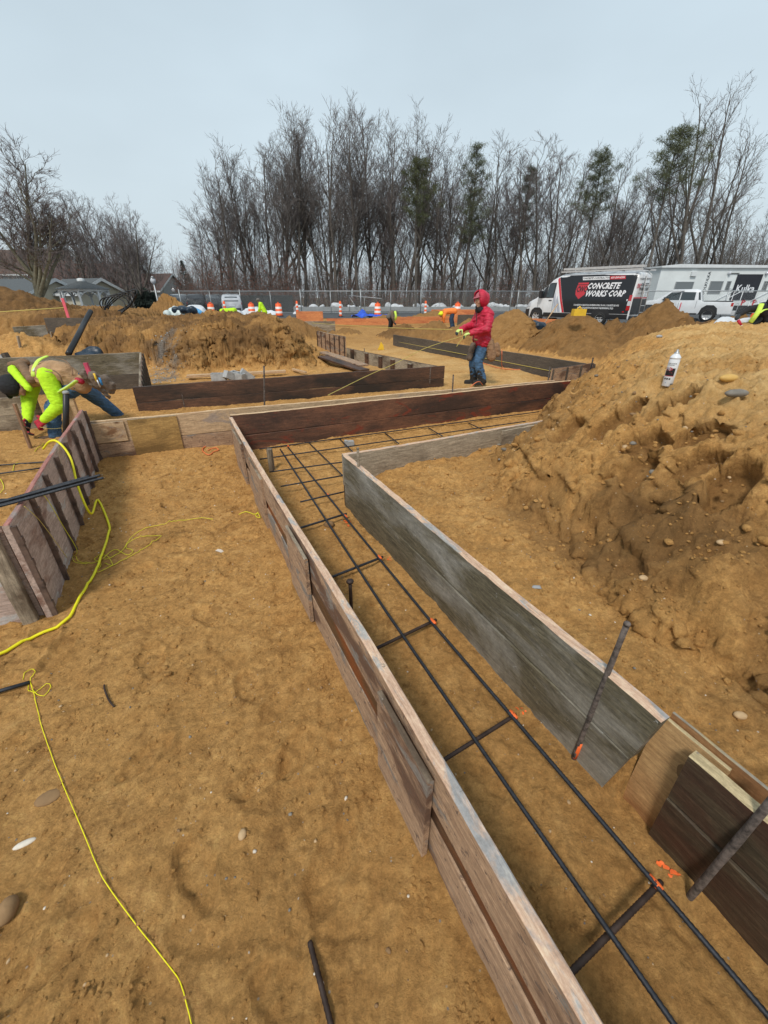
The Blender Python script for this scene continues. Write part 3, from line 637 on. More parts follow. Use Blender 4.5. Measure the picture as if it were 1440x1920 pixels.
GF3,_=wall(UV(-5.2,7.15),UV(-1.65,6.75),'low grey form at the left edge of the photo in front of the bending worker head',
 [(-.02,.30,'wood_greypale','wood_greypale',dict(t=.035)),(.305,.52,'wood_greypale','wood_greypale',dict(t=.035))])
# right rear ledge forms
RF,_=wall(UV(7.26,5.83),UV(7.02,13.5),'dark slate long form receding behind the person in red on the right',
 [(-.02,.50,'wood_slate','wood_slate',dict(t=.04,y0=0))])
RFE=ribbed(UV(6.25,5.74),UV(7.5,5.86),-.02,.485,'short ribbed brown form closing the right end by the big mound',4,'wood_pinkgrey','wood_slate',side=-1,top='wood_darkbrown')
# far orange forms etc
def farwall(px0,px1,D0,D1_,z0,h,label,mat='wood_orange',t=.05,rows=2,name='form_board'):
    a=AT(px0,600,D0);c=AT(px1,600,D1_); a.z=c.z=z0
    return wall(a,c,label,[(i*h/rows+(.004 if i else 0),(i+1)*h/rows,mat,mat,dict(t=t)) for i in range(rows)])
farwall(466,556,24,24,.22,.36,'orange new board form at the back behind the left dirt bank')
farwall(556,606,24.6,24.6,.22,.72,'short tall orange form block behind the ribbed panel at the back')
farwall(612,742,25.5,25.5,.22,.34,'orange new board form behind the crouching worker with the yellow vest')
farwall(742,872,26,27.5,.25,.36,'orange new board form between the crouching worker and the orange shirt worker')
farwall(808,912,33,33,.2,.62,'pale orange long board stack at the back left of the red hood')
farwall(560,628,20.5,20.8,.10,.55,'grey and tan form box behind the ribbed panel',mat='wood_greypale')
farwall(985,1046,19.5,18.6,.20,.62,'orange form board between two dark dirt mounds right of the person in red')
farwall(858,905,24,24.2,.3,.5,'dark grey form near the orange shirt worker',mat='wood_slate')
a=AT(28,623,12.6);c=AT(86,610,13.0); wall(Vector((a.x,a.y,.28)),Vector((c.x,c.y,.30)),'grey form board in the far left trench with pale top edge',[(0,.62,'wood_greygreen','wood_greypale',dict(t=.05))])
a=AT(84,603,13.0);c=AT(158,603,12.8); wall(Vector((a.x,a.y,.25)),Vector((c.x,c.y,.25)),'brown grey form board in the far left trench beside the black pipe',[(0,.86,'wood_slate','wood_slate',dict(t=.05))])
a=AT(530,595,26);
# ---------------------------------------------------------------- lumber on the ground
def lumber(px0,py0,px1,py1,w,t,mat,label,lift=.0,grp=None,zz=None):
    p=hit(px0,py0) if zz is None else G(px0,py0,zz); q=hit(px1,py1) if zz is None else G(px1,py1,zz); M,L=dirM(p,q); b=MB(); board_mesh(b,L,0,t,w,mat,mat,-w/2,0,.002,seed=int(px0))
    return tag(b.build('plank',None,p+Vector((0,0,lift+.01)),M),label,'plank',grp)
lumber(352,712,536,702,.14,.05,'wood_lumber','long tan plank lying on the sand behind the concrete blocks',.03)
lumber(550,697,574,703,.06,.04,'wood_lumber','short pale offcut of wood behind the dark form',.02)
lumber(606,668,682,694,.26,.04,'wood_pinkgrey','pinkish plank on top of the stack beside the low grey form',.07,'stacked planks')
lumber(604,672,684,698,.26,.04,'wood_darkbrown','dark plank at the bottom of the stack beside the low grey form',.01,'stacked planks')
b=MB()
for (px,py,rz,ry,lab) in [(412,716,.1,0,'left pale concrete block behind the dark form'),(432,715,.9,.5,'second concrete block leaning against the left one'),(446,714,-.3,.2,'low concrete block in the middle of the small pile'),(460,712,.5,.7,'tilted concrete block at the right end of the small pile')]:
    p=hit(px,py); b=MB(); 
    for q in ((-.19,-.095,0,.19,-.065,.19),(-.19,.065,0,.19,.095,.19),(-.19,-.065,0,-.16,.065,.19),(.16,-.065,0,.19,.065,.19),(-.015,-.065,0,.015,.065,.19)): b.box(q[:3],q[3:],'concrete_grey')
    o=b.build('concrete_block',None); o.matrix_world=Matrix.Translation(p+Vector((0,0,.03)))@Matrix.Rotation(rz,4,'Z')@Matrix.Rotation(ry,4,'Y')@Matrix.Diagonal((.72,.72,.72,1)); tag(o,lab,'concrete block','grey concrete blocks behind the dark form')
p=G(655,838,.02); b=MB(); b.box((-.055,-.03,0),(.055,.03,.075),'concrete_grey'); b.box((-.055,-.03,.079),(-.02,.03,.085),'concrete_grey'); tag(b.build('concrete_spacer',None,p,.35),'small pale concrete spacer block under the rebar by the red brown form','spacer')
# ---------------------------------------------------------------- rebar
def rebar(pts,label,r=.0078,ribs=True,mat='rebar_steel',group='rebar laid in the trench',name='rebar',n=8):
    b=MB(); P=[];Rr=[]
    for i in range(len(pts)-1):
        a=Vector(pts[i]);c=Vector(pts[i+1]);L=(c-a).length; k=max(2,int(L/.0065)) if ribs else max(2,int(L/.12))
        for j in range(k+(1 if i==len(pts)-2 else 0)):
            P.append(a.lerp(c,j/k)); Rr.append(r*(1.11 if ribs and len(P)%2==0 else .95))
    b.tube(P,Rr,mat,n,True,True); return tag(b.build(name,fix=False),label,'rebar',group)
def smooth_path(P,step=.05):
    P=[Vector(p) for p in P]; out=[]
    for i in range(len(P)-1):
        p0=P[max(i-1,0)];p1=P[i];p2=P[i+1];p3=P[min(i+2,len(P)-1)]; k=max(2,int((p2-p1).length/step))
        for j in range(k):
            t=j/k; out.append(.5*((2*p1)+(p2-p0)*t+(2*p0-5*p1+4*p2-p3)*t*t+(-p0+3*p1-3*p2+p3)*t**3))
    return out+[P[-1]]
rebar([UV(.76,-.8,.078),UV(.775,.5,.082),UV(.80,1.6,.078),UV(.86,3.1,.082),UV(.93,4.62,.08)],'left one of the two long ribbed bars running up the rebar trench')
rebar([UV(.995,-.8,.078),UV(.985,.5,.083),UV(.985,1.4,.076),UV(1.0,2.8,.082),UV(1.03,4.66,.08)],'right one of the two long ribbed bars in the trench, orange at its ties')
z2=.060
for i,(a,c,lab) in enumerate([((1240,1653),(1062,1832),'nearest cross bar at the bottom right of the trench'),((967,1340),(826,1429),'second cross bar from the bottom of the trench'),((818,1162),(697,1220),'third cross bar from the bottom, right of the splice plate'),
   ((718,1044),(612,1086),'cross bar beside the round headed steel pin'),((650,963),(556,992),'cross bar over the round brown stone')]):
    A=G(a[0],a[1],z2);B=G(c[0],c[1],z2); rebar([A,B],lab,.0085,True,'rebar_brown' if i<3 else 'rebar_steel','cross bars tied under the long rebar')
for i,(a,c,lab) in enumerate([((645,922),(563,941),'cross bar just in front of the corner of the grey form'),((646,891),(526,912),'cross bar level with the corner of the grey form'),((645,866),(505,885),'cross bar just behind the pale wooden peg'),
   ((985,790),(487,861),'long bar parallel to the red brown form, nearer one'),((1010,772),(486,842),'long bar parallel to the red brown form, right at its foot')]):
    p=G(a[0],a[1],.088);q=G(c[0],c[1],.088); rebar([p,q],lab,.0075,False,'rebar_steel','bars of the far rebar grid',n=7)
for (a,c,lab) in [((580,831),(647,896),'grid bar running back left of the concrete spacer'),((636,822),(664,850),'short grid bar resting on the concrete spacer'),((722,812),(748,832),'short grid bar right of the grey corner stake'),((803,802),(830,818),'short grid bar behind the pale stained board'),((878,793),(910,808),'rightmost short grid bar by the mound')]:
    rebar([G(a[0],a[1],.078),G(c[0],c[1],.078)],lab,.0075,False,'rebar_steel','bars of the far rebar grid',n=7)
# tie marks with orange paint
for (px,py) in [(1228,1655),(962,1340),(812,1165),(712,1045),(648,968),(615,928),(540,836)]:
    p=G(px,py,.08); b=MB(); rn=random.Random(px)
    b.tube([p-D1*.022,p-D1*.008,p+D1*.006,p+D1*.02],[.0096,.0108,.0102,.0093],'paint_orange',8); b.tube([p+Vector((-.012,-.004,-.012)),p+Vector((.0,.0,.011)),p+Vector((.013,.006,-.012))],.0022,'rebar_steel',5)
    tag(b.build('wire_tie'),'orange painted wire tie where the long rebar crosses a cross bar','wire tie','orange painted rebar ties')
for (px,py,r,a,lab) in [(1246,1633,.020,.9,'orange paint spot on the sand by the nearest tie'),(976,1332,.014,.9,'orange paint fleck on the sand below the grey planks'),(650,981,.030,.3,'orange paint spot right of the brown stone'),(727,1049,.016,.5,'orange paint fleck beside the tie near the round headed pin'),(708,1221,.012,.2,'orange paint fleck at the foot of the long form')]:
    p=hit(px,py); b=MB(); rn=random.Random(px)
    for k in range(7):
        cx,cy=rn.gauss(0,r*.5),rn.gauss(0,r*.9); rr=r*rn.uniform(.15,.42); vs=[(cx+rr*rn.uniform(.6,1.2)*math.cos(t*.785),cy+1.5*rr*rn.uniform(.6,1.2)*math.sin(t*.785),0) for t in range(8)]
        w=[]
        for (x,y,_) in vs:
            X=p.x+x*math.cos(a)-y*math.sin(a);Y=p.y+x*math.sin(a)+y*math.cos(a); w.append((X,Y,th(X,Y)+.0035+.0004*k))
        b.add(w,[tuple(range(8))],'paint_orange')
    tag(b.build('paint_mark'),lab,'paint mark')
def catenary(pts,r,mat,name,label,cat,lift=.006,step=.03,group=None,n=7):
    P=[]
    for q in pts:
        if isinstance(q,Vector): P.append(q)
        elif len(q)==2: P.append(hit(q[0],q[1],lift))
        else: P.append(G(*q))
    P=smooth_path(P,step); g_=any(not isinstance(q,Vector) for q in pts)
    if g_:
        zt=terrain(np.array([p.x for p in P]),np.array([p.y for p in P]))
        for p,z_ in zip(P,zt): p.z=max(p.z,float(z_)+r*.9+.0045)
    b=MB(); b.tube(P,r,mat,n); return tag(b.build(name),label,cat,group)
# ribbed bundle over the left form
tipz=.60
for i,(dy,dz,dt) in enumerate([(0,0,0),(.018,.004,.03),(.032,.0,-.02),(.010,.016,-.05),(.026,.018,.01)]):
    A=G(182,899,.66)+Vector((dt,dy,dz)); B=G(-160,990,.60)+Vector((0,dy,dz)); 
    rebar([A,A.lerp(B,.5)+Vector((0,0,-.005)),B],'dark ribbed bar lying over the pinkish form at the left edge in a bundle',.008,True,'rebar_steel','bundle of rebar over the left form')
rebar([hit(582,1772,.012),hit(600,1840,.008),hit(624,1935,.008)],'short bent rusty rebar end lying on the sand at the bottom of the photo',.0075,True,'rebar_brown',None)
rebar([hit(58,1284,.012),hit(-40,1312,.012)],'black bar end at the left edge beside the yellow string knot',.010,False,'rebar_steel',None)
for (a,c,l) in [((150,865),(-30,878),'upper thin dark bar on the sand below the bending worker'),((78,882),(-30,896),'lower thin dark bar on the sand at the left edge'),((60,938),(-20,942),'dark bar on the sand just above the rebar bundle')]:
    rebar([hit(a[0],a[1],.02),hit(c[0],c[1],.02)],l,.008,False,'rebar_steel','bars on the sand left of the ribbed form')
catenary([(197,1288),(199,1300),(207,1318),(216,1329)],.004,'rebar_brown','bent_wire','short bent rusty wire half buried in the sand','wire',.004,.01)
# stakes
def stake(x,y,z0,z1,label,r=.0095,mat='steel_rust',lean=(0,0),head=False,paint=False,name='steel_stake'):
    b=MB(); z0=z0-.05; n=9; rn=random.Random(int(abs(x*1000))); P=[(lean[0]*i/n,lean[1]*i/n,z0+(z1-z0)*i/n) for i in range(n+1)]
    b.tube(P,[r*rn.uniform(.92,1.06) for _ in P],mat,10)
    if head: b.lathe([(0,z1-.004),(r*1.7,z1-.002),(r*2.1,z1+.006),(r*2,z1+.012),(r*1.3,z1+.017),(0,z1+.018)],mat,14,Matrix.Translation((lean[0],lean[1],0)))
    else: b.lathe([(0,z1-.002),(r*1.12,z1-.001),(r*1.15,z1+.008),(r*.8,z1+.012),(0,z1+.012)],mat,12,Matrix.Translation((lean[0],lean[1],0)))
    o=b.build(name,None,(x,y,0)); tag(o,label,'stake')
    if paint:
        b=MB(); b.tube([(lean[0]*.12,lean[1]*.12,z0+.06),(lean[0]*.2,lean[1]*.2,z0+.10),(lean[0]*.3,lean[1]*.3,z0+.155)],[r*1.1,r*1.13,r*1.08],'paint_orange',10); b.build('paint_band',o)
    return o
def stake_px(pb,pt,label,zb=None,**k):
    p=hit(*pb) if zb is None else G(pb[0],pb[1],zb); t=AT(pt[0],pt[1],p.y); return stake(p.x,p.y,p.z,t.z,label,lean=((t.x-p.x),0),**k)
stake_px((1075,1422),(1175,1172),'rusty steel stake with orange painted foot leaning on the grey green planks',0,paint=True)
stake_px((1292,1682),(1455,1492),'thick grey steel stake in front of the dark planks at the bottom right',0,r=.0105)
stake_px((676,978),(671,842),'grey steel stake against the far corner of the grey green form',0,mat='wood_greypale')
p=UV(.60,1.62); stake(p.x,p.y,0,.335,'short steel pin with a round flat head beside the long form',head=True,r=.0095,mat='rebar_brown')
stake_px((845,793),(850,704),'steel stake in front of the red brown form at the middle',0.03)
for (pb,pt,l,D) in [((491,770),(495,688),'thin steel stake standing between the pale and dark forms',5.55),((1020,765),(1031,690),'steel stake in front of the right end of the red brown form',6.9)]:
    t=AT(pt[0],pt[1],D);b_=AT(pb[0],pb[1],D); stake(b_.x,D,0.03,t.z,l,lean=(t.x-b_.x,0),r=.011)
for (px,py0,py1,D,l) in [(349,775,740,6.35,'small pin against the face of the dark form'),(806,716,690,7.9,'thin pin at the right end of the dark form'),(760,652,632,14.6,'thin dark pin on the far slate form')]:
    t=AT(px,py1,D);b_=AT(px,py0,D); stake(b_.x,D,b_.z,t.z,l,r=.009)
t=AT(683,654,11.2); stake(t.x,t.y,.1,t.z,'tiny pin behind the low grey form')
p=hit(1083,700); t=AT(1112,672,6.7); stake(t.x,6.7,.3,t.z,'thin black stake at the end of the slate form by the mound',mat='rebar_steel')
# wooden pegs
def peg(px0,py0,px1,py1,w,mat,label,zb=None,t=.035):
    p=hit(px0,py0) if zb is None else G(px0,py0,zb); q=AT(px1,py1,p.y); M,L=dirM(p,q,(0,1,0)); b=MB(); board_mesh(b,L+.05,-w/2,w/2,t,mat,mat,-t/2,-.05,.001,seed=int(px0)); return tag(b.build('wooden_stake',None,p,M),label,'wooden stake')
peg(511,886,505,842,.055,'wood_greypale','pale square wooden peg standing in the rebar grid',0.0,.05)
peg(62,852,27,757,.035,'stake_wood','thin brown wooden stake leaning in front of the bending worker hands',0.0,.03)
peg(237,733,232,710,.05,'wood_lumber','small wooden stake behind the pale form near the tool pouches',0.05,.02)
peg(214,800,160,812,.03,'stake_wood','low reddish stake lying behind the pale plywood form',0.02,.03)
for (a,c,m,l) in [((38,650),(33,630),'wood_greypale','pale wooden stake in the far left dirt'),((98,632),(96,622),'wood_greypale','small wooden stake in the far left trench')]:
    peg(a[0],a[1],c[0],c[1],.07,m,l,None,.03)
b=MB(); p=AT(8,672,8.6); b.box((-.12,-.05,-.3),(.02,.05,.08),'concrete_grey',Matrix.Rotation(R(-14),4,'Y')); b.box((.04,-.05,-.3),(.10,.05,.09),'wood_slate',Matrix.Rotation(R(-14),4,'Y')); tag(b.build('timber_block',None,p),'pale and dark timber block leaning at the far left edge','timber block')
# black pole with grey cap beside the bending worker
p=G(118,838,0); t=AT(124,738,p.y); b=MB(); b.tube([(0,0,-.1),(t.x-p.x,0,t.z)],.032,'rubber_black',14); o=b.build('pole',None,(p.x,p.y,0)); tag(o,'thick black pole with a grey cap beside the bending worker leg','pole')
b=MB(); b.lathe([(0,0),(.033,0),(.034,.02),(.022,.032),(0,.034)],'concrete_grey',14,Matrix.Translation((t.x-p.x,0,t.z))); b.build('cap',o)
b=MB(); board_mesh(b,.16,0,.55,.04,'wood_lumber','wood_lumber'); tag(b.build('lumber_post',None,(p.x+.05,p.y+.14,.0),.1),'short tan board end behind the black pole','board')
# ---------------------------------------------------------------- cords and strings
top=UV(-.955,4.62,.628)
e0=AT(116,816,4.05)
catenary([UV(-1.08,4.1,.55),UV(-1.0,4.02,.625),UV(-.93,3.95,.63),UV(-.87,3.86,.52),UV(-.85,3.68,.33),UV(-.82,3.62,.12),(184,940),(205,985),(203,1010),(190,1048),(180,1075),(150,1125),(132,1160),(108,1180),(60,1204),(0,1232),(-60,1262)],.0085,'cord_yellow','extension_cord','thick yellow cord hanging over the ribbed form and curving across the sand','cord',.009)
catenary([(400,975),(378,972),(345,978),(300,986),(262,997),(246,1010),(228,1035),(205,1048),(190,1052),(175,1058),(150,1055),(143,1045)],.0021,'string_yellow','mason_string','thin yellow string trailing right from the tangle on the sand','string',.004,.015)
catenary([(192,1050),(215,1032),(240,1042),(250,1034),(238,1030),(240,1020),(262,1009),(300,1006),(300,1012),(270,1030),(250,1042),(205,1066),(182,1074),(190,1060),(178,1050),(200,1044),(212,1062),(196,1058)],.0021,'string_yellow','mason_string','looped yellow string tangle lying on the sand','string',.005,.012)
catenary([UV(-.9,2.95,.60),UV(-.875,3.0,.55),UV(-.87,3.08,.3),UV(-.86,3.12,.08),(137,1046),(143,1057),(165,1058)],.002,'string_yellow','mason_string','thin yellow string hanging down the pinkish ribbed form','string',.004,.02)
catenary([UV(-.9,2.72,.615),UV(-.875,2.76,.5),UV(-.872,2.85,.3),UV(-.865,2.9,.15)],.0018,'string_dull','mason_string','second thin string on the near part of the pinkish ribbed form','string',.004,.02)
catenary([(45,1278),(47,1264),(60,1258),(68,1262),(62,1270),(58,1280),(66,1300),(84,1308),(97,1290),(88,1284),(66,1302),(54,1296),(58,1282),(64,1300),(70,1325),(88,1390),(118,1470),(150,1545),(182,1622),(205,1665),(260,1740),(322,1818),(340,1845),(352,1885),(362,1925),(366,1950)],.0016,'cord_yellow','mason_string','bright yellow string knotted at the left and running down to the bottom of the photo','string',.003,.02)
catenary([(448,966),(462,962),(478,966),(484,962),(480,970),(488,972),(484,964)],.003,'string_yellow','mason_string','short knotted yellow string against the foot of the long form','string',.006,.01)
catenary([(66,848),(70,842),(78,838),(82,832)],.003,'string_yellow','mason_string','short yellow string on the sand by the brown boot','string',.005,.02)
catenary([(25,884),(28,872),(34,868)],.003,'string_yellow','mason_string','yellow string bit at the lower thin dark bar','string',.005,.02)
catenary([(2,900),(8,915),(2,926)],.003,'string_yellow','mason_string','yellow string loop at the left edge of the sand','string',.005,.02)
catenary([(428,824),(415,832),(396,836),(382,842),(381,848),(392,855),(402,848),(410,846),(404,842),(390,846)],.006,'cord_orange','cord','orange cord coiled on the sand beside the far end of the long form','cord',.012,.02)
catenary([AT(876,735,6.38),AT(884,724,6.38),AT(893,717,6.42),AT(900,716,6.6),AT(905,722,6.8)],.006,'cord_orange','cord','orange cord drooping over the pale form near the person in red','cord',.01,.03)
catenary([(925,668),(925,676),(960,672),(990,680),(1010,688),(1035,700)],.008,'cord_orange','cord','orange cord lying on the pale soil behind the person in red','cord',.015,.04)
catenary([(880,672),(930,690),(965,694),(1000,696)],.007,'cord_orange','cord','second orange cord on the pale soil right of the person in red','cord',.015,.04)
catenary([AT(941,655,9.6),AT(941,668,9.55),hit(941,688,.02),hit(948,694,.02)],.007,'cord_orange','cord','orange cord hanging over the slate form beside the person in red','cord',.015,.03)
b=MB(); p=hit(412,1035,.006); b.add([(-.03,-.014,0),(0,-.016,.006),(.03,-.012,.002),(.032,.012,.0),(.002,.014,.008),(-.028,.010,.004)],[(0,1,4,5),(1,2,3,4)],'paper'); tag(b.build('paper_scrap',None,p,-.5),'small pale torn paper tag lying on the sand','paper scrap')
b=MB(); rn=random.Random(3); b.sphere((0,0,0),.02,'concrete_grey',9,5,None,(1.3,.8,.3),.3,rn); tag(b.build('stone',None,hit(1006,1102,.003)),'flat grey chip on the soil behind the grey green planks','stone')
# spray can
def text_mesh(s,size,shear=0,bold=0,res=2,ls=1.0):
    cu=bpy.data.curves.new('t','FONT'); cu.body=s; cu.size=size; cu.shear=shear; cu.offset=bold; cu.resolution_u=res; cu.space_character=ls; cu.align_x='CENTER'; cu.align_y='CENTER'
    o=bpy.data.objects.new('t',cu); COL.objects.link(o); dg=bpy.context.evaluated_depsgraph_get(); me=bpy.data.meshes.new_from_object(o.evaluated_get(dg))
    vs=[tuple(v.co) for v in me.vertices]; fs=[tuple(p.vertices) for p in me.polygons]; bpy.data.objects.remove(o); bpy.data.meshes.remove(me); return vs,fs
pc=hit(1250,724); pc.z-=.004
can=thing('spray_can','white marking paint can with red and black label standing on the big mound','spray can',pc,0)
b=MB(); b.lathe([(0,0),(.031,0),(.033,.004),(.033,.178),(.031,.183),(.034,.185),(.034,.19),(.029,.197),(.022,.207),(.016,.212),(.016,.216)],'white_paint',28); b.build('body',can)
b=MB(); b.lathe([(.016,.214),(.0155,.222),(.008,.226),(.008,.238),(.006,.241),(0,.241)],'galvanised',16); b.build('nozzle',can)
yaw=math.atan2(-pc.y,-pc.x)
def wrap(parent,name,vs,fs,m,r=.0336,rot=0):
    w=[(r*math.cos(yaw+rot+x/.033),r*math.sin(yaw+rot+x/.033),z) for x,z,*_ in vs]; b=MB(); b.add(w,fs,m); return b.build(name,parent,fix=False)
def rect(x0,x1,z0,z1,n=10): 
    vs=[(x0+(x1-x0)*i/n,z) for z in (z0,z1) for i in range(n+1)]; return vs,[(i,i+1,i+n+2,i+n+1) for i in range(n)]
lab=wrap(can,'label',*rect(-.036,.022,.072,.122),'black_paint'); wrap(can,'label',*rect(-.036,.022,.069,.073),'red_vinyl'); wrap(can,'label',[(-.016+.021*math.cos(t*.4488),.116+.012*math.sin(t*.4488)) for t in range(14)],[tuple(range(14))],'red_vinyl',.0342)
wrap(can,'label',[(-.006+.014*math.cos(t*.3)*(1 if t<8 else .7),.088+.010*math.sin(t*.3)*(1 if t<8 else .6)) for t in (0,1,2,3,4,5,6,7)],[tuple(range(8))],'red_vinyl',.0341)
for (s,size,x,z,m) in (('RUST-OLEUM',.0085,-.006,.152,'black_paint'),('PROFESSIONAL',.0055,-.010,.142,'black_paint'),('MARKING',.0065,-.016,.118,'white_vinyl'),('PAINT',.006,-.014,.110,'white_vinyl')):
    vs,fs=text_mesh(s,size,0,.0002); wrap(can,'lettering',[(a+x,c+z) for a,c,_ in vs],fs,m,.0346)
for x in (-.030,-.016,-.002): wrap(can,'label',*rect(x,x+.010,.046,.057,3),'plastic_black',.0338)
wrap(can,'label',[(-.014+.004*math.cos(t*.785),.026+.005*math.sin(t*.785)) for t in range(8)],[tuple(range(8))],'grey_vinyl',.0338)
# ---------------------------------------------------------------- people
def remesh_obj(b,name,parent,voxel,smooth=4,disp=0,dsc=8,mat=None,fine=0):
    """all closed shapes of b are fused into one continuous surface"""
    o=b.build(name); m=o.modifiers.new('r','REMESH'); m.mode='VOXEL'; m.voxel_size=voxel; m.use_smooth_shade=True
    if smooth: s=o.modifiers.new('s','SMOOTH'); s.iterations=smooth; s.factor=.5
    dg=bpy.context.evaluated_depsgraph_get(); me=bpy.data.meshes.new_from_object(o.evaluated_get(dg)); bpy.data.objects.remove(o)
    me.materials.clear(); me.materials.append(MAT[mat])
    n=len(me.vertices)
    if disp and n:
        co=np.empty(n*3,np.float32); me.vertices.foreach_get('co',co); no=np.empty(n*3,np.float32); me.vertices.foreach_get('normal',no)
        co=co.reshape(-1,3).astype(float); no=no.reshape(-1,3)
        a=np.abs(pn(co[:,0]*dsc+co[:,2]*dsc*1.3+3,co[:,1]*dsc+co[:,2]*dsc*1.9)); c=pn(co[:,0]*dsc*2.1+co[:,1]*3,co[:,2]*dsc*2.9+co[:,1]*dsc)
        co+=no*((.35-a)*disp+c*disp*.45)[:,None]; me.vertices.foreach_set('co',co.astype(np.float32).ravel())
    me.polygons.foreach_set('use_smooth',[True]*len(me.polygons)); me.update()
    w=link(name,me); 
    if parent: w.parent=parent
    return w
def cap(b,p,q,r0,r1,m='skin',n=12):
    p=Vector(p);q=Vector(q); b.tube([p.lerp(q,t) for t in (0,.25,.5,.75,1)],[r0+(r1-r0)*t for t in (0,.25,.5,.75,1)],m,n); b.sphere(p,r0,m,n,8); b.sphere(q,r1,m,n,8)
def ell(b,c,r,sc,m='skin',M=None,n=16):
    b.sphere((0,0,0),r,m,n,10,(Matrix.Translation(Vector(c))@(M.to_4x4() if M else Matrix.Identity(4))),sc)
def frame(fwd,up):
    z=Vector(up).normalized(); y=Vector(fwd); y=(y-z*y.dot(z)).normalized(); x=y.cross(z); return Matrix((x,y,z)).transposed()
def hand(b,wrist,d,palm,side,curl=.9,s=1.0,m='skin'):
    """palm plus five bent fingers of unequal length"""
    d=Vector(d).normalized(); p=Vector(palm); p=(p-d*p.dot(d)).normalized(); x=d.cross(p)*side
    W=Vector(wrist); c=W+d*.045*s
    for k in (-1.2,-.4,.4,1.2): cap(b,W+x*k*.014*s,W+d*.088*s+x*k*.0185*s,.0145*s,.0125*s,m,8)
    for k,L in ((-1.5,.062),(-.5,.075),(.5,.080),(1.5,.070)):
        q=W+d*.088*s+x*k*.0185*s; dd=d; 
        for j,f in enumerate((.42,.32,.26)):
            a=curl*(.55+.35*j); dn=(dd*math.cos(a)+p*math.sin(a)).normalized(); e=q+dn*L*f*s; cap(b,q,e,(.0098-.0008*j)*s,(.0092-.0010*j)*s,m,7); q=e; dd=dn
    q=W+d*.025*s+x*.030*s; dd=(d*.7+x*.65+p*.35).normalized()
    for j,L in enumerate((.038,.030,.024)):
        e=q+dd*L*s; cap(b,q,e,(.0125-.001*j)*s,(.0115-.0012*j)*s,m,7); q=e; dd=(dd+p*.35-x*.15).normalized()
def person(label,J,col,hi=True,vox=.012,parts=(),headR=None,group=None):
    """J: joints in world coordinates; col: materials"""
    base=Vector(J['base']); root=thing('person',label,'person',base,0,group)
    L={k:(Vector(v)-base if isinstance(v,Vector) else v) for k,v in J.items()}
    up=(L['head']-L['neck']).normalized(); face=Vector(J['face']).normalized(); Fm=frame(face,J.get('hup',up)); hd=L['head']
    b=MB(); s=1.0
    # continuous body: head, neck, trunk, limbs, hands
    ell(b,hd,.098,(.80,.98,1.14),M=Fm); ell(b,hd+Fm@Vector((0,.028,-.065)),.062,(.88,.95,.95),M=Fm)
    f=lambda x,y,z: hd+Fm@Vector((x,y,z))
    if hi:
        b.tube([f(0,.088,.012),f(0,.106,-.012),f(0,.117,-.028),f(0,.098,-.037)],[.008,.011,.015,.008],'skin',8)
        for sx in(-1,1):
            ell(b,f(sx*.078,-.004,-.012),.026,(.35,.75,1.25),M=Fm); ell(b,f(sx*.033,.082,.026),.018,(1.3,.6,.45),M=Fm); ell(b,f(sx*.038,.062,-.030),.026,(.9,.8,.9),M=Fm)
        ell(b,f(0,.088,-.058),.020,(1.35,.7,.38),M=Fm); ell(b,f(0,.086,-.068),.018,(1.2,.7,.4),M=Fm); ell(b,f(0,.074,-.100),.026,(1,.8,.8),M=Fm)
    cap(b,L['neck'],hd+Fm@Vector((0,-.02,-.06)),.058,.055)
    ch=(L['shL']+L['shR'])/2; hp=(L['hipL']+L['hipR'])/2
    for t in (0,.35,.7,1):
        c=ch.lerp(hp,t); ax=(L['shR']-L['shL']).lerp(L['hipR']-L['hipL'],t).normalized()*(.095); cap(b,c-ax,c+ax,.085,.085)
    cap(b,ch,L['neck'],.07,.055); cap(b,L['shL'],L['shR'],.06,.06)
    for k in 'LR':
        cap(b,L['sh'+k],L['el'+k],.048,.037); cap(b,L['el'+k],L['wr'+k],.037,.026)
        cap(b,L['hip'+k],L['kn'+k],.078,.052); cap(b,L['kn'+k],L['an'+k],.050,.036); d=Vector(J['toe'+k]); cap(b,L['an'+k]+Vector((0,0,-.04)),L['an'+k]+Vector((0,0,-.05))+d*.14,.034,.028)
        if hi and 'pal'+k in J: hand(b,L['wr'+k],J['hd'+k],J['pal'+k],1 if k=='R' else -1,J.get('curl'+k,.9),.95)
    remesh_obj(b,'body',root,.0085 if hi else .02,2,0,8,'skin')
    b=MB()
    if hi:
        for sx in (-1,1):
            e=MB(); ell(e,f(sx*.031,.085,.008),.0115,(1.3,.6,.75),'eye_white' if 0 else 'stone_white',Fm,8); ell(e,f(sx*.031,.0905,.008),.0055,(1,.6,1),'hair_dark',Fm,8); e.build('eye',root)
            e=MB(); ell(e,f(sx*.033,.094,.034),.017,(1.2,.35,.25),'hair_dark',Fm,8); e.build('eyebrow',root)
        e=MB(); ell(e,f(0,-.012,.022),.1,(.86,1.0,1.08),'hair_dark',Fm,18); e.build('hair',root)
    T=J.get('jr',1.0)
    # jacket
    b=MB()
    for t in J.get('ts',(0,.2,.4,.6,.8,1,1.12)):
        c=ch.lerp(hp,t)+Vector(J.get('belly',(0,0,0)))*math.sin(min(t,1)*3.14); ax=(L['shR']-L['shL']).lerp(L['hipR']-L['hipL'],min(t,1)).normalized(); w=max(.10+.015*t,((L['shR']-L['shL']).length*(1-min(t,1))+(L['hipR']-L['hipL']).length*min(t,1))/2-(.06 if t<.5 else .0))
        rr_=(.108+J.get('tp',.012)*t)*T; cap(b,c-ax*w,c+ax*w,rr_,rr_)
    cap(b,L['shL'],L['shR'],.082*T,.082*T); cap(b,ch,L['neck'],.095*T,.07*T)
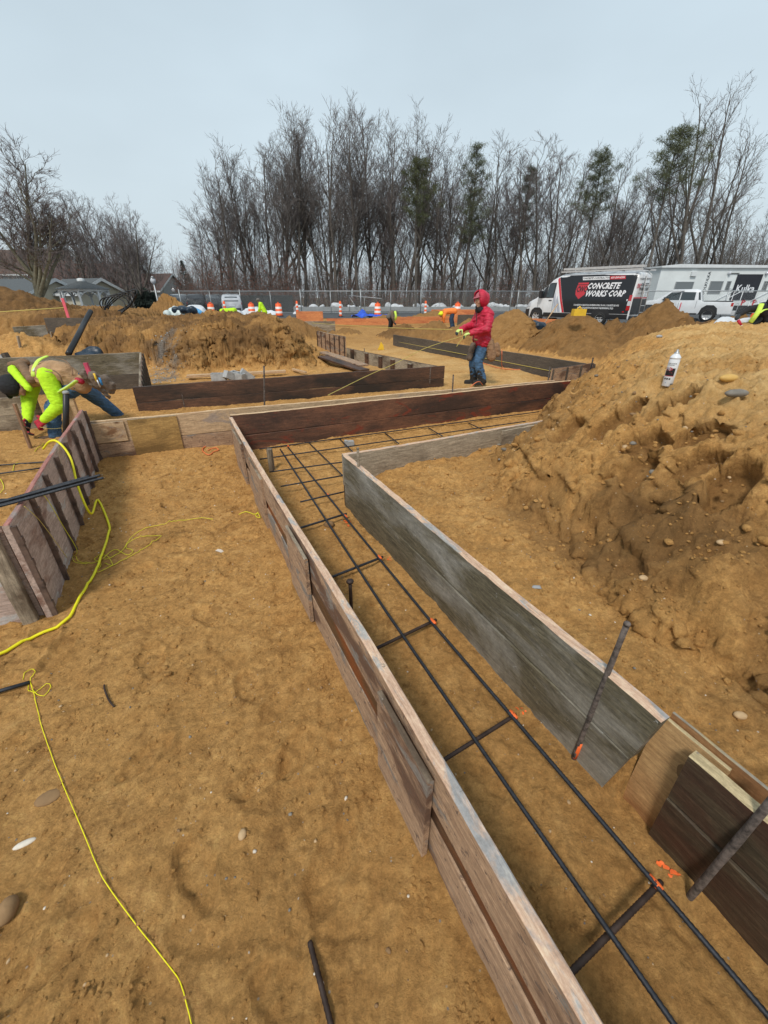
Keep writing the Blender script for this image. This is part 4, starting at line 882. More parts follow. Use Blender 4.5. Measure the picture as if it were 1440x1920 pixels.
    if col.get('sleeve')==col['top']:
        for k in 'LR': cap(b,L['sh'+k],L['el'+k],.082*T,.066*T); cap(b,L['el'+k],L['wr'+k],.066*T,.046*T)
    remesh_obj(b,col.get('topname','jacket'),root,vox,5,col.get('fold',.022),col.get('fs',8),col['top'])
    if col.get('sleeve')!=col['top']:
        for k in 'LR':
            b=MB(); S_=J.get('sr',T); cap(b,L['sh'+k],L['el'+k],.088*S_,.068*S_); cap(b,L['el'+k],L['wr'+k],.068*S_,.043*S_); remesh_obj(b,'sleeve',root,vox,4,.012,11,col['sleeve'])
    # trousers
    b=MB(); 
    cap(b,L['hipL']+Vector((0,0,.02)),L['hipR']+Vector((0,0,.02)),.112,.112); cap(b,hp,hp.lerp(ch,.10),.118,.112)
    for k in 'LR': cap(b,L['hip'+k],L['kn'+k],.112,.086); cap(b,L['kn'+k],L['an'+k],.084,.068)
    remesh_obj(b,'trousers',root,vox,4,.02,9,col['legs'])
    for k in 'LR':
        b=MB(); d=Vector(J['toe'+k]).normalized(); a=L['an'+k]
        kd=(L['kn'+k]-a).normalized(); cap(b,a+kd*J.get('shaft',.06),a+Vector((0,0,-.035)),.058 if 'shaft' not in J else .079,.052 if 'shaft' not in J else .072); cap(b,a+Vector((0,0,-.05))-d*.04,a+Vector((0,0,-.05))+d*.16,.047,.041); b.box((-.05,-.05,-.1),(.05,.19,-.078),'boot_dark',Matrix.Translation(a)@frame(d,(0,0,1)).to_4x4())
        remesh_obj(b,'boot',root,max(.008,vox*.8),2,.004,14,col['boot'])
        if hi and 'glove' in col:
            b=MB(); hand(b,L['wr'+k],J['hd'+k],J['pal'+k],1 if k=='R' else -1,J.get('curl'+k,.9),1.08*J.get('gs',1)); cap(b,L['wr'+k]-Vector(J['hd'+k]).normalized()*.05,L['wr'+k]+Vector(J['hd'+k]).normalized()*.01,.038,.034)
            g=remesh_obj(b,'glove',root,.006,2,.003,20,col['glove'])
            if 'palm' in col:
                b=MB(); hand(b,L['wr'+k]+Vector(J['pal'+k]).normalized()*.009+Vector(J['hd'+k]).normalized()*.012,J['hd'+k],J['pal'+k],1 if k=='R' else -1,J.get('curl'+k,.9)*1.04,1.04*J.get('gs',1)); g2=remesh_obj(b,'glove_palm',root,.007,2,0,20,col['palm']); g2.parent=g
        elif 'glove' in col:
            b=MB(); cap(b,L['wr'+k],L['wr'+k]+Vector(J['hd'+k]).normalized()*.09,.04,.045); remesh_obj(b,'glove',root,.015,2,0,8,col['glove'])
    return root,L,Fm,hd,base
# ---- person in red
D=8.35; q=lambda px,py,d=0: AT(px,py,D+d)
rb=q(899,722); zb=th(rb.x,rb.y)
J=dict(base=Vector((rb.x,rb.y,zb)),head=q(901,563),neck=q(908,581),shL=q(917,590,-.17),shR=q(899,590,.19),elL=q(914,617,-.30),wrL=q(884,624,-.33),elR=q(886,610,.22),wrR=q(866,617,-.02),
 hipL=q(908,643,-.09),hipR=q(901,643,.10),knL=q(896,680,-.12),knR=q(887,681,.08),anL=q(905,711,-.13),anR=q(889,711,.12),toeL=Vector((-.95,-.3,0)),toeR=Vector((-.98,-.1,0)),
 face=Vector((-1,-.42,-.22)),hup=Vector((-.12,0,1)),hdL=Vector((-.95,-.1,-.22)),hdR=Vector((-.75,-.6,-.22)),palL=Vector((-.1,.15,-1)),palR=Vector((-.1,0,-1)),belly=(-.035,0,0),jr=1.06,ts=(0,.2,.4,.6,.8,.93),tp=.02,shaft=.26)
root,L,Fm,hd,base=person('standing person in a red hooded jacket and jeans pulling a string with lime gloves',J,dict(top='jacket_red',sleeve='jacket_red',legs='denim',boot='boot_dark',glove='glove_lime',palm='glove_dark',fold=.034,fs=7),True,.012)
f=lambda x,y,z: hd+Fm@Vector((x,y,z))
# hood: open shell round the head
b=MB(); vs=[];fs=[];n=16;m_=22
for i in range(n+1):
    ph=.04+ (math.pi*.80)*i/n
    for j in range(m_+1):
        a=-2.35+4.70*j/m_   # around the axis pointing up; face side open
        r=.137*(1+.035*math.sin(5*a+3*ph)); yy=-math.cos(a)*math.sin(ph)*r*1.08; xx=math.sin(a)*math.sin(ph)*r*.94; zz=math.cos(ph)*r*1.12+.022
        if ph>2.0: yy-=.012
        vs.append(f(xx,yy-.022+(.03 if ph<1.1 else 0)*math.cos(ph),zz))
for i in range(n):
    for j in range(m_): a=i*(m_+1)+j; fs.append((a,a+1,a+m_+2,a+m_+1))
b.add(vs,fs,'jacket_red',True); o=b.build('hood',root); md=o.modifiers.new('s','SOLIDIFY'); md.thickness=.014
b=MB(); cap(b,f(-.05,.03,-.155),f(.05,.03,-.155),.05,.05); cap(b,f(0,.06,-.14),f(0,.09,-.10),.035,.022); remesh_obj(b,'collar',root,.01,2,.008,14,'black_cloth')
b=MB(); vs=[f(math.sin(t)*.088,.045+.10*max(0,math.cos(t)),.058-.012*math.cos(t)**2) for t in [(-1.5+3.0*i/12) for i in range(13)]]+[f(math.sin(t)*.08,.04,.075) for t in [(-1.5+3.0*i/12) for i in range(13)]]
b.add(vs,[(i,i+1,i+14,i+13) for i in range(12)],'cap_pink',True); 
capo=b.build('cap_brim',root); md=capo.modifiers.new('s','SOLIDIFY'); md.thickness=.006
b=MB(); ell(b,f(0,-.005,.045),.102,(.88,1.0,.98),'cap_pink',Fm); b.build('cap',root)
lp=lambda v: v-base
b=MB(); h=lp(q(921,655,-.16)); cap(b,h+Vector((-.04,0,.11)),h+Vector((.02,0,-.13)),.075,.085); cap(b,h+Vector((.10,.02,.06)),h+Vector((.14,.02,-.08)),.055,.05); remesh_obj(b,'tool_pouch',root,.014,2,.02,9,'leather_tan')
b=MB(); h=lp(q(886,658,-.02)); cap(b,h+Vector((0,0,.10)),h+Vector((-.05,0,-.12)),.055,.06); remesh_obj(b,'tool_pouch',root,.014,2,.02,9,'leather_grey')
b=MB(); cc=(L['hipL']+L['hipR'])/2+Vector((0,0,.06)); b.tube([cc+Vector((.155*math.cos(a),.17*math.sin(a),0)) for a in [i*.3927 for i in range(17)]],.018,'leather_tan',8); b.build('tool_belt',root)
b=MB(); h=lp(q(928,650,-.14)); b.tube([h,h+Vector((.05,0,.03))],.018,'white_vinyl',8); b.tube([h+Vector((-.06,0,-.04)),h+Vector((.10,0,-.16))],.008,'wood_lumber' if 0 else 'stake_wood',8); b.build('hammer',root)
b=MB(); a0=(L['shL']+L['shR'])/2; 
b.tube([f(.0,.09,-.17),a0+Vector((-.13,-.03,-.12)),a0+Vector((-.165,-.03,-.30)),a0+Vector((-.16,-.03,-.48))],.006,'black_cloth',6); b.build('zip',root)
# ---- string pulled by the person in red
hl=q(874,628,-.36)
catenary([hl,AT(800,652,7.4).lerp(hl,.0),AT(740,682,6.7),AT(690,704,6.1),AT(615,741,5.15)],.0045,'string_dull','mason_string','dull yellow string pulled taut from the gloves down to the pale form','string')
catenary([hl+Vector((0,0,.01)),q(862,640,-.3),q(856,650,-.3),q(868,634,-.34)],.0035,'string_dull','mason_string','loose loop of yellow string hanging under the lime gloves','string')
catenary([UV(7.0,13.2,.30),UV(7.08,10,.28),UV(7.17,7.2,.26),UV(7.2,5.95,.24)],.006,'string_dull','mason_string','yellow string stretched along the face of the slate form','string')
catenary([AT(560,604,22),AT(700,613,16),AT(848,618,12.2)],.008,'string_dull','mason_string','string stretched far behind from the person in red towards the left','string')
catenary([AT(-20,586,13.4),AT(60,581,13.6),AT(120,577,14)],.012,'string_dull','mason_string','string stretched along the far left dirt bank','string')
# ---- bending person on the left
D=5.25
base0=G(118,828,0.02)
J=dict(base=Vector((base0.x,base0.y,0.02)),head=q(26,724,-.12),neck=q(49,716,-.06),shL=q(88,704,-.22),shR=q(64,704,.16),elL=q(112,760,-.26),wrL=q(84,786,-.34),elR=q(54,748,.0),wrR=q(52,786,-.22),
 hipL=q(143,718,-.08),hipR=q(140,716,.20),knR=q(186,750,.55),anR=q(226,781,.75),knL=q(99,764,-.10),anL=q(103,815,-.22),toeL=Vector((-.9,-.3,0)),toeR=Vector((-.9,.2,0)),
 face=Vector((-.35,-.25,-1)),hup=Vector((-1,-.15,.25)),hdL=Vector((-.75,0,-.45)),hdR=Vector((-.05,-.62,-.78)),palL=Vector((-.3,.6,-.4)),palR=Vector((.6,-.2,-.3)),curlL=1.1,curlR=1.1,belly=(0,.02,.085),jr=1.15,sr=1.16,gs=1.4,tp=-.006)
root,L,Fm,hd,base=person('bending person in tan vest, lime sleeves, black cap and red gloves at the left',J,dict(top='tan_canvas',topname='vest',sleeve='lime_knit',legs='denim',boot='boot_brown',glove='glove_red',palm='glove_dark',fold=.02,fs=6),True,.011)
f=lambda x,y,z: hd+Fm@Vector((x,y,z)); lp=lambda v: v-base
b=MB(); ell(b,f(0,-.002,.03),.126,(.94,1.06,1.05),'black_cloth',Fm); cap(b,f(-.04,.09,.045),f(.04,.09,.045),.018,.018,'black_cloth'); o=remesh_obj(b,'cap',root,.008,2,0,8,'black_cloth')
b=MB(); vs=[f(math.sin(t)*.078,.075+.085*max(0,math.cos(t)),.05-.01*math.cos(t)) for t in [(-1.45+2.9*i/12) for i in range(13)]]+[f(math.sin(t)*.078,.05,.07) for t in [(-1.45+2.9*i/12) for i in range(13)]]
b.add(vs,[(i,i+1,i+14,i+13) for i in range(12)],'black_cloth',True); o=b.build('cap_brim',root); md=o.modifiers.new('s','SOLIDIFY'); md.thickness=.006
b=MB(); cap(b,lp(q(24,694,-.08)),lp(q(54,728,-.26)),.05,.038); cap(b,lp(q(26,692,.02)),lp(q(44,698,.1)),.05,.05); remesh_obj(b,'hood',root,.011,3,.01,10,'lime_knit')
b=MB(); cap(b,lp(q(38,682,.05)),lp(q(60,712,-.26)),.055,.045); cap(b,lp(q(22,684,.05)),lp(q(46,680,.08)),.04,.05); remesh_obj(b,'vest_hood',root,.012,3,.02,9,'brown_canvas')
# reflective harness strips on the vest
def strip(pts,w,m,name='reflective_strip'):
    b=MB(); P=[lp(Vector(p)) for p in pts]; b.tube(smooth_path(P,.03),w,m,8,flat=.4); return b.build(name,root)
strip([q(88,668,.02),q(72,676,-.14),q(63,692,-.26),q(62,706,-.30)],.026,'lime_strip'); strip([q(84,671,-.02),q(70,680,-.18),q(62,696,-.29)],.012,'reflective')
strip([q(110,736,-.25),q(126,727,-.30),q(144,714,-.27)],.036,'lime_strip'); strip([q(113,731,-.27),q(127,723,-.31),q(140,713,-.29)],.014,'reflective')
b=MB(); cc=(L['hipL']+L['hipR'])/2
for (a,c,r) in ((q(158,700,-.16),q(178,722,-.1),.05),(q(176,706,-.2),q(186,722,-.18),.06),(q(196,712,-.14),q(206,730,-.12),.062),(q(208,722,-.12),q(210,732,-.1),.05)): cap(b,lp(a),lp(c),r,r*.8)
cap(b,lp(q(170,712,-.1)),lp(q(205,745,-.02)),.035,.02)
remesh_obj(b,'tool_pouch',root,.011,2,.02,10,'leather_grey')
for (a,c,m,r) in ((q(176,700,-.24),q(182,716,-.24),'yellow_tool',.012),(q(186,708,-.26),q(192,722,-.26),'blue_plastic',.011),(q(182,712,-.26),q(188,726,-.26),'aluminium',.008)):
    b=MB(); b.tube([lp(a),lp(c)],r,m,8); b.build('tool',root)
b=MB(); A=lp(q(160,680,-.2)); M=Matrix.Translation(A)@Matrix.Rotation(R(-4),4,'Y'); b.box((-.022,-.014,-.17),(.022,.014,.0),'level_pink',M); b.build('spirit_level',root)
b=MB(); cap(b,lp(q(146,713,-.16)),lp(q(153,715,-.15)),.035,.035); remesh_obj(b,'belt',root,.01,2,0,8,'jacket_red')
strip([q(100,694,-.30),q(112,704,-.34),q(118,722,-.33)],.010,'hem_brown','hem'); strip([q(104,671,.10),q(122,676,-.05),q(134,690,-.20),q(136,704,-.26)],.008,'hem_brown','seam')
p=(J['wrL']+J['wrR'])/2
catenary([q(72,800,-.36),q(95,804,-.4),q(121,802,-.3)],.0025,'string_dull','mason_string','string held taut between the red gloves and the black pole','string')
# ---- person at the right edge
D=10.4
J=dict(base=Vector((q(1437,640).x,D,.35)),head=q(1456,583,-.25),neck=q(1450,590,-.1),shL=q(1437,589,-.22),shR=q(1444,588,.15),elL=q(1413,592,-.3),wrL=q(1396,602,-.36),elR=q(1430,612,-.1),wrR=q(1412,625,-.3),
 hipL=q(1448,618,.1),hipR=q(1460,618,.2),knL=q(1424,628,-.1),knR=q(1440,632,.1),anL=q(1430,650,0),anR=q(1445,650,.2),toeL=Vector((-1,-.3,0)),toeR=Vector((-1,-.3,0)),face=Vector((-.7,-.6,-.5)),hdL=Vector((-.5,-.2,-.7)),hdR=Vector((-.5,0,-.6)),palL=Vector((0,.4,-.5)),palR=Vector((0,.4,-.5)))
root,L,Fm,hd,base=person('person in dark work clothes with a lime strap bending at the right edge',J,dict(top='navy_cloth',sleeve='black_cloth',legs='black_cloth',boot='boot_dark',glove='glove_dark',fold=.02),False,.018)
lp=lambda v: v-base
strip([q(1437,582,-.36),q(1431,596,-.42),q(1424,606,-.42),q(1416,616,-.36)],.05,'lime_strip'); strip([q(1433,599,-.45),q(1440,594,-.4),q(1448,592,-.3)],.03,'lime_strip')
b=MB(); ell(b,hd+Vector((0,0,.04)),.12,(1,1,1),'black_cloth'); b.build('hat',root)
root.location.x-=.16; root.location.z+=.13
b=MB(); a=q(1384,600,-.4);c=q(1398,628,-.5); b.tube([a,a.lerp(c,.35)],.03,'jacket_red',8); b.tube([a.lerp(c,.36),c],.022,'white_vinyl',8); tag(b.build('marking_tool'),'red and white stick held by the dark clothed person at the right edge','tool')
# ---- far workers
def far_worker(px,py0,py1,D,pose,label,col,head_m,sc=1.0):
    """pose: list of joint offsets in metres relative to the base point (x right, z up)"""
    b0=AT(px,py1,D); B=Vector((b0.x,D,b0.z)); V=lambda x,y,z: B+Vector((x,y,z))*sc; P=pose
    J=dict(base=B,head=V(*P['head']),neck=V(*P['neck']),shL=V(P['sh'][0],-.17,P['sh'][1]),shR=V(P['sh'][0],.17,P['sh'][1]),elL=V(P['el'][0],-.24,P['el'][1]),elR=V(P['el'][0],.22,P['el'][1]),wrL=V(P['wr'][0],-.15,P['wr'][1]),wrR=V(P['wr'][0],.1,P['wr'][1]),
      hipL=V(P['hip'][0],-.1,P['hip'][1]),hipR=V(P['hip'][0],.1,P['hip'][1]),knL=V(P['kn'][0],-.14,P['kn'][1]),knR=V(P['kn'][0]+.1,.14,P['kn'][1]),anL=V(P['an'][0],-.15,.1),anR=V(P['an'][0]+.15,.15,.1),toeL=Vector((P['f'],-.3,0)),toeR=Vector((P['f'],.1,0)),face=Vector((P['f'],-.3,-.3)),hdL=Vector((P['f'],0,-.7)),hdR=Vector((P['f'],0,-.7)),jr=1.1)
    r,L,Fm,hd,base=person(label,J,col,False,.025)
    b=MB(); ell(b,hd+Vector((0,0,.05)),.125,(1,1,.9),head_m); ell(b,hd+Vector((P['f']*.03,0,.03)),.14,(1,1,.25),head_m); b.build('hat',r)
    return r,B
BEND=lambda s: dict(head=(.62*s,0,.72),neck=(.5*s,0,.86),sh=(.42*s,.90),el=(.5*s,.62),wr=(.48*s,.36),hip=(-.05*s,.92),kn=(.08*s,.5),an=(0,0),f=s)
STOOP=lambda s: dict(head=(.28*s,0,1.52),neck=(.2*s,0,1.38),sh=(.14*s,1.33),el=(.2*s,1.05),wr=(.34*s,.86),hip=(-.05*s,.90),kn=(.03*s,.5),an=(0,0),f=s)
far_worker(498,562,612,30,STOOP(-1),'far worker in a lime jacket and grey hat standing behind the left dirt bank',dict(top='lime_knit',sleeve='lime_knit',legs='black_cloth',boot='boot_dark',glove='orange_cloth'),'grey_cloth')
far_worker(440,575,622,22,BEND(-1),'far worker in lime seen only as a bent back over the left dirt bank',dict(top='lime_knit',sleeve='lime_knit',legs='black_cloth',boot='boot_dark',glove='glove_dark'),'lime_blob')
r,B=far_worker(733,590,616,24,dict(head=(.28,0,.86),neck=(.14,0,.92),sh=(.05,.92),el=(.10,.62),wr=(.2,.32),hip=(-.12,.70),kn=(-.05,.4),an=(-.1,0),f=1),'far worker crouching in dark grey with a yellow vest before the orange boards',dict(top='grey_cloth',sleeve='leather_grey',legs='black_cloth',boot='boot_dark',glove='glove_dark'),'grey_cloth',.85)
b=MB(); b.tube([(.20,-.15,.84),(.26,-.18,.6),(.22,-.15,.42)],.10,'lime_strip',8,flat=.6); b.build('vest',r)
far_worker(846,588,616,21.5,BEND(-1),'far worker in an orange shirt and lime hard hat bending left of the red hood',dict(top='orange_cloth',sleeve='orange_cloth',legs='denim_dark',boot='boot_dark',glove='glove_dark'),'lime_blob',.82)
# ---------------------------------------------------------------- vehicles
def loft_body(b,stations,m,smooth=True):
    """stations: (x, [(y,z)...]) half sections from bottom centre to top centre; mirrored"""
    n=len(stations[0][1]); vs=[]
    for x,sec in stations:
        for (y,z) in sec: vs.append((x,y,z))
        for (y,z) in sec[::-1]: vs.append((x,-y,z))
    N=2*n; fs=[]
    for i in range(len(stations)-1):
        for k in range(N): a=i*N+k;c=i*N+(k+1)%N; fs.append((a,c,c+N,a+N))
    fs.append(tuple(range(N))); fs.append(tuple(range(len(vs)-1,len(vs)-N-1,-1)))
    b.add(vs,fs,m,smooth)
def wheel(parent,x,y,r,w,side,rimm='aluminium',name='wheel'):
    M=Matrix.Translation((x,y,r))@Matrix.Rotation(R(90),4,'X')
    wo=link(name,None,parent)
    b=MB(); b.lathe([(r*.62,-w/2),(r*.93,-w/2),(r,-w*.35),(r,w*.35),(r*.93,w/2),(r*.62,w/2)],'tyre',28,M); b.build('tyre',wo)
    b=MB(); s=-side; 
    b.lathe([(0,s*w*.30),(r*.18,s*w*.34),(r*.22,s*w*.2),(r*.55,s*w*.2),(r*.62,s*w*.5),(r*.66,s*w*.5)],rimm,24,M)
    for k in range(6):
        a=k*math.pi/3; b.box((-.028,r*.15,min(s*w*.24,s*w*.40)),(.028,r*.62,max(s*w*.24,s*w*.40)),rimm,M@Matrix.Rotation(a,4,'Z'))
    b.build('rim',wo); return wo
def interp(x,pts):
    return float(np.interp(x,[p[0] for p in pts],[p[1] for p in pts]))
def sheet_on(parent,name,poly,yfun,m,off,sub=.12,side=1):
    """flat polygon (x,z) laid on the curved side: subdivided along x by clipping"""
    bm=bmesh.new(); vs=[bm.verts.new((x,0,z)) for x,z in poly]; bm.faces.new(vs)
    x0=min(p[0] for p in poly);x1=max(p[0] for p in poly);z0=min(p[1] for p in poly);z1=max(p[1] for p in poly)
    k=x0+sub
    while k<x1: bmesh.ops.bisect_plane(bm,geom=bm.verts[:]+bm.edges[:]+bm.faces[:],plane_co=(k,0,0),plane_no=(1,0,0)); k+=sub
    k=z0+sub
    while k<z1: bmesh.ops.bisect_plane(bm,geom=bm.verts[:]+bm.edges[:]+bm.faces[:],plane_co=(0,0,k),plane_no=(0,0,1)); k+=sub
    for v in bm.verts: v.co.y=side*(yfun(v.co.x,v.co.z)+off)
    me=bpy.data.meshes.new(name); bm.to_mesh(me); bm.free(); me.materials.append(MAT[m]); o=link(name,me,parent); 
    for p in me.polygons: p.use_smooth=True
    return o
def text_on(parent,s,size,x,z,yfun,m,off,side=1,shear=0,bold=0,flip=1,ls=1.0,name='lettering',sx=1.0):
    vs,fs=text_mesh(s,size,shear,bold,1,ls); b=MB(); b.add([(x+flip*a*sx,side*(yfun(x+flip*a*sx,z+c)+off),z+c) for a,c,_ in vs],fs,m); return b.build(name,parent,fix=False)
# ---- cargo van: local x forward, y left
van_c=AT(1190,600,24.7); ang=math.atan2(math.sin(R(50)),-math.cos(R(50)))
van=thing('cargo_van','black and white cargo van with a ladder rack parked behind the dirt mounds','van',(van_c.x,van_c.y,.20),ang)
LV=6.45
ROOF=[(0,2.50),(.15,2.62),(3.6,2.66),(4.3,2.60),(4.7,2.42),(5.25,1.85),(5.55,1.45),(6.1,1.22),(6.35,1.0),(6.45,.75)]
HW=[(0,.95),(.25,1.0),(4.5,1.0),(5.4,.99),(6.0,.93),(6.3,.80),(6.45,.62)]
def vside(x,z):
    hw=interp(x,HW); top=interp(x,ROOF); zb=1.30 if x<5 else max(.7,top*.72)
    if z<.5: return hw-.05*(.5-z)/.2
    if z<=zb: return hw
    t=(z-zb)/max(.1,top-zb); tum=.20 if x<5 else .12
    return hw-tum*t-(.25*max(0,t-.9)/.1 if t>.9 else 0)
st=[]
for x in [0,.03,.1,.25,.6,1.2,1.8,2.4,3.0,3.6,4.0,4.3,4.5,4.7,4.9,5.1,5.3,5.5,5.7,5.9,6.1,6.25,6.38,6.45]:
    hw=interp(x,HW); tp=interp(x,ROOF); zb=min(1.30,tp*.8); z0=.32 if x<6.3 else .38
    if x==0: hw-=.05; tp-=.06
    zs=[z0,.42,.6,.8,zb]+[zb+(tp-zb)*t for t in (.2,.4,.6,.8,.9,.96)]
    sec=[(0,z0)]+[(max(.05,min(vside(x,z),hw)),z) for z in zs]+[(max(.05,vside(x,tp)*.80-.02),tp-.01),(0,tp+.02)]
    st.append((x,sec))
b=MB(); loft_body(b,st,'white_paint'); body=b.build('body',van)
Y=vside
# black wrap, grey blocks, red stripe, lower sill  (left side faces the camera)
sheet_on(van,'wrap_panel',[(.06,.62),(3.62,.62),(4.32,2.42),(4.1,2.52),(.08,2.50)],Y,'black_paint',.006)
sheet_on(van,'wrap_panel',[(.06,.36),(5.0,.36),(4.95,.60),(.06,.60)],Y,'plastic_black',.006)
sheet_on(van,'stripe',[(3.63,.62),(3.75,.62),(4.46,2.42),(4.33,2.42)],Y,'red_vinyl',.008)
sheet_on(van,'stripe',[(3.76,.62),(3.86,.62),(4.56,2.40),(4.47,2.42)],Y,'white_vinyl',.008)
for (a,c) in ((3.90,4.05),(4.12,4.22)): sheet_on(van,'wrap_block',[(a,.64),(c,.64),(c+.2,1.25),(a+.28,1.7)],Y,'grey_vinyl',.007)
sheet_on(van,'wrap_block',[(4.3,.75),(4.42,.75),(4.42,1.2),(4.38,1.25)],Y,'pale_vinyl',.007)
sheet_on(van,'cab_window',[(4.50,1.42),(5.42,1.40),(5.30,1.60),(4.86,2.10),(4.52,2.12)],Y,'car_glass',.010)
sheet_on(van,'window_seal',[(4.45,1.38),(5.50,1.36),(5.34,1.62),(4.88,2.16),(4.46,2.17)],Y,'plastic_black',.007)
sheet_on(van,'door_seam',[(4.425,.62),(4.44,.62),(4.46,2.2),(4.445,2.2)],Y,'plastic_black',.009); sheet_on(van,'door_seam',[(5.38,.62),(5.395,.62),(5.47,1.35),(5.455,1.35)],Y,'plastic_black',.008)
sheet_on(van,'door_handle',[(4.52,1.22),(4.72,1.22),(4.72,1.27),(4.52,1.27)],Y,'plastic_black',.02)
sheet_on(van,'banner',[(1.45,2.26),(2.92,2.26),(2.97,2.42),(1.5,2.42)],Y,'white_vinyl',.011); sheet_on(van,'banner',[(.62,2.26),(1.43,2.26),(1.48,2.42),(.67,2.42)],Y,'red_vinyl',.011)
T=lambda s,size,x,z,m,**k: text_on(van,s,size,x,z,Y,m,.016,flip=-1,**k)
T('CONCRETE CONTRACTOR',.125,2.22,2.34,'black_paint',shear=.25,bold=.003,sx=1.02); T('631-569-0300',.125,1.05,2.34,'white_vinyl',shear=.25,bold=.003)
T('CONCRETE',.40,1.70,1.95,'white_vinyl',shear=.28,bold=.014,sx=.84); T('WORKS CORP',.40,1.52,1.58,'white_vinyl',shear=.28,bold=.014,sx=.82)
sheet_on(van,'logo_shield',[(2.52,2.14),(3.12,2.14),(3.18,1.75),(3.14,1.54),(2.90,1.32),(2.62,1.54),(2.56,1.72)],Y,'red_vinyl',.011)
T('CWC',.40,2.86,1.80,'black_paint',bold=.012,shear=.1,sx=.62,ls=.9); sheet_on(van,'logo_bar',[(2.54,2.02),(3.12,2.02),(3.13,2.05),(2.54,2.05)],Y,'black_paint',.014)
T('CONCRETE FOUNDATION, WATERPROOFING, FLOOD, CONCRETE BLOCKS',.118,1.85,1.02,'white_vinyl',bold=.003,sx=.62); T('POOLS, EXCAVATION, BUILDINGS UNDERPINNING, PILES',.118,1.85,.88,'white_vinyl',bold=.003,sx=.66)
sheet_on(van,'tail_light',[(.02,.80),(.20,.80),(.17,1.52),(.04,1.52)],Y,'lamp_red',.02); sheet_on(van,'lamp',[(.03,1.02),(.19,1.02),(.18,1.24),(.035,1.24)],Y,'lamp_clear',.026)
sheet_on(van,'head_lamp',[(5.95,.92),(6.28,.86),(6.22,1.05),(5.98,1.14)],Y,'lamp_clear',.014); sheet_on(van,'wheel_arch',[(.9,.34),(1.08,.78),(1.3,.9),(1.7,.9),(1.92,.78),(2.08,.34)],Y,'plastic_black',.014); sheet_on(van,'wheel_arch',[(4.95,.34),(5.06,.72),(5.25,.86),(5.6,.86),(5.8,.72),(5.92,.34)],Y,'plastic_black',.014)
sheet_on(van,'bumper',[(6.0,.36),(6.42,.38),(6.42,.72),(5.98,.80)],Y,'plastic_black',.012)
for (x,s) in ((1.5,1),(5.42,1),(1.5,-1),(5.42,-1)): wheel(van,x,s*.90,.36,.24,s)
b=MB(); b.box((-.012,-.9,.60),(-.006,.9,1.36),'black_paint'); b.box((-.012,-.88,1.36),(-.006,.88,1.42),'red_vinyl'); b.box((-.016,-.012,.55),(-.007,.012,2.4),'plastic_black'); b.box((-.10,-.92,.34),(-.002,.92,.52),'plastic_black'); b.build('rear_doors',van)
def T2(s,size,y,z,m,**k):
    vs,fs=text_mesh(s,size,k.get('shear',0),k.get('bold',0),1); b=MB(); b.add([(-.018,y-a*k.get('sx',1),z+c) for a,c,_ in vs],fs,m); b.build('lettering',van,fix=False)
T2('CWC',.30,.58,1.92,'red_vinyl',bold=.012,sx=.7); T2('CONCRETE',.20,-.12,2.00,'black_paint',shear=.25,bold=.008,sx=.9); T2('WORKS CORP',.20,-.12,1.80,'black_paint',shear=.25,bold=.008,sx=.9); T2('CONCRETE CONTRACTOR',.11,0,2.26,'black_paint',bold=.003); T2('631-569-0300',.13,.1,1.60,'plastic_black')
b=MB(); 
for y in (-.2,.42): b.tube([(-.02,y,2.6),(-.20,y,2.45),(-.28,y,.50)],.022,'aluminium',6)
for k in range(6): z=.7+.32*k; b.tube([(-.26,-.2,z),(-.26,.42,z)],.016,'aluminium',6)
b.build('rear_ladder',van)
rk=link('roof_rack',None,van); b=MB()
for x in (.2,1.5,2.8,4.0): b.box((x-.03,-.85,2.70),(x+.03,.85,2.75),'plastic_black')
b.build('crossbar',rk); b=MB()
for y in (.82,.50): b.box((-.1,y-.02,2.78),(4.2,y+.02,2.88),'aluminium')
for k in range(11): b.box((.1+.38*k,.50,2.81),(.14+.38*k,.82,2.85),'aluminium')
b.box((-.1,.80,2.66),(4.3,.86,2.73),'aluminium'); b.box((-.1,-.86,2.66),(4.3,-.80,2.73),'aluminium'); b.build('ladder',rk)
b=MB(); b.box((5.15,1.0,1.38),(5.25,1.10,1.45),'plastic_black'); b.box((5.12,1.06,1.40),(5.28,1.26,1.75),'plastic_black'); b.build('side_mirror',van)
sheet_on(van,'side_marker',[(.25,.70),(.35,.70),(.35,.76),(.25,.76)],Y,'lamp_red',.02)
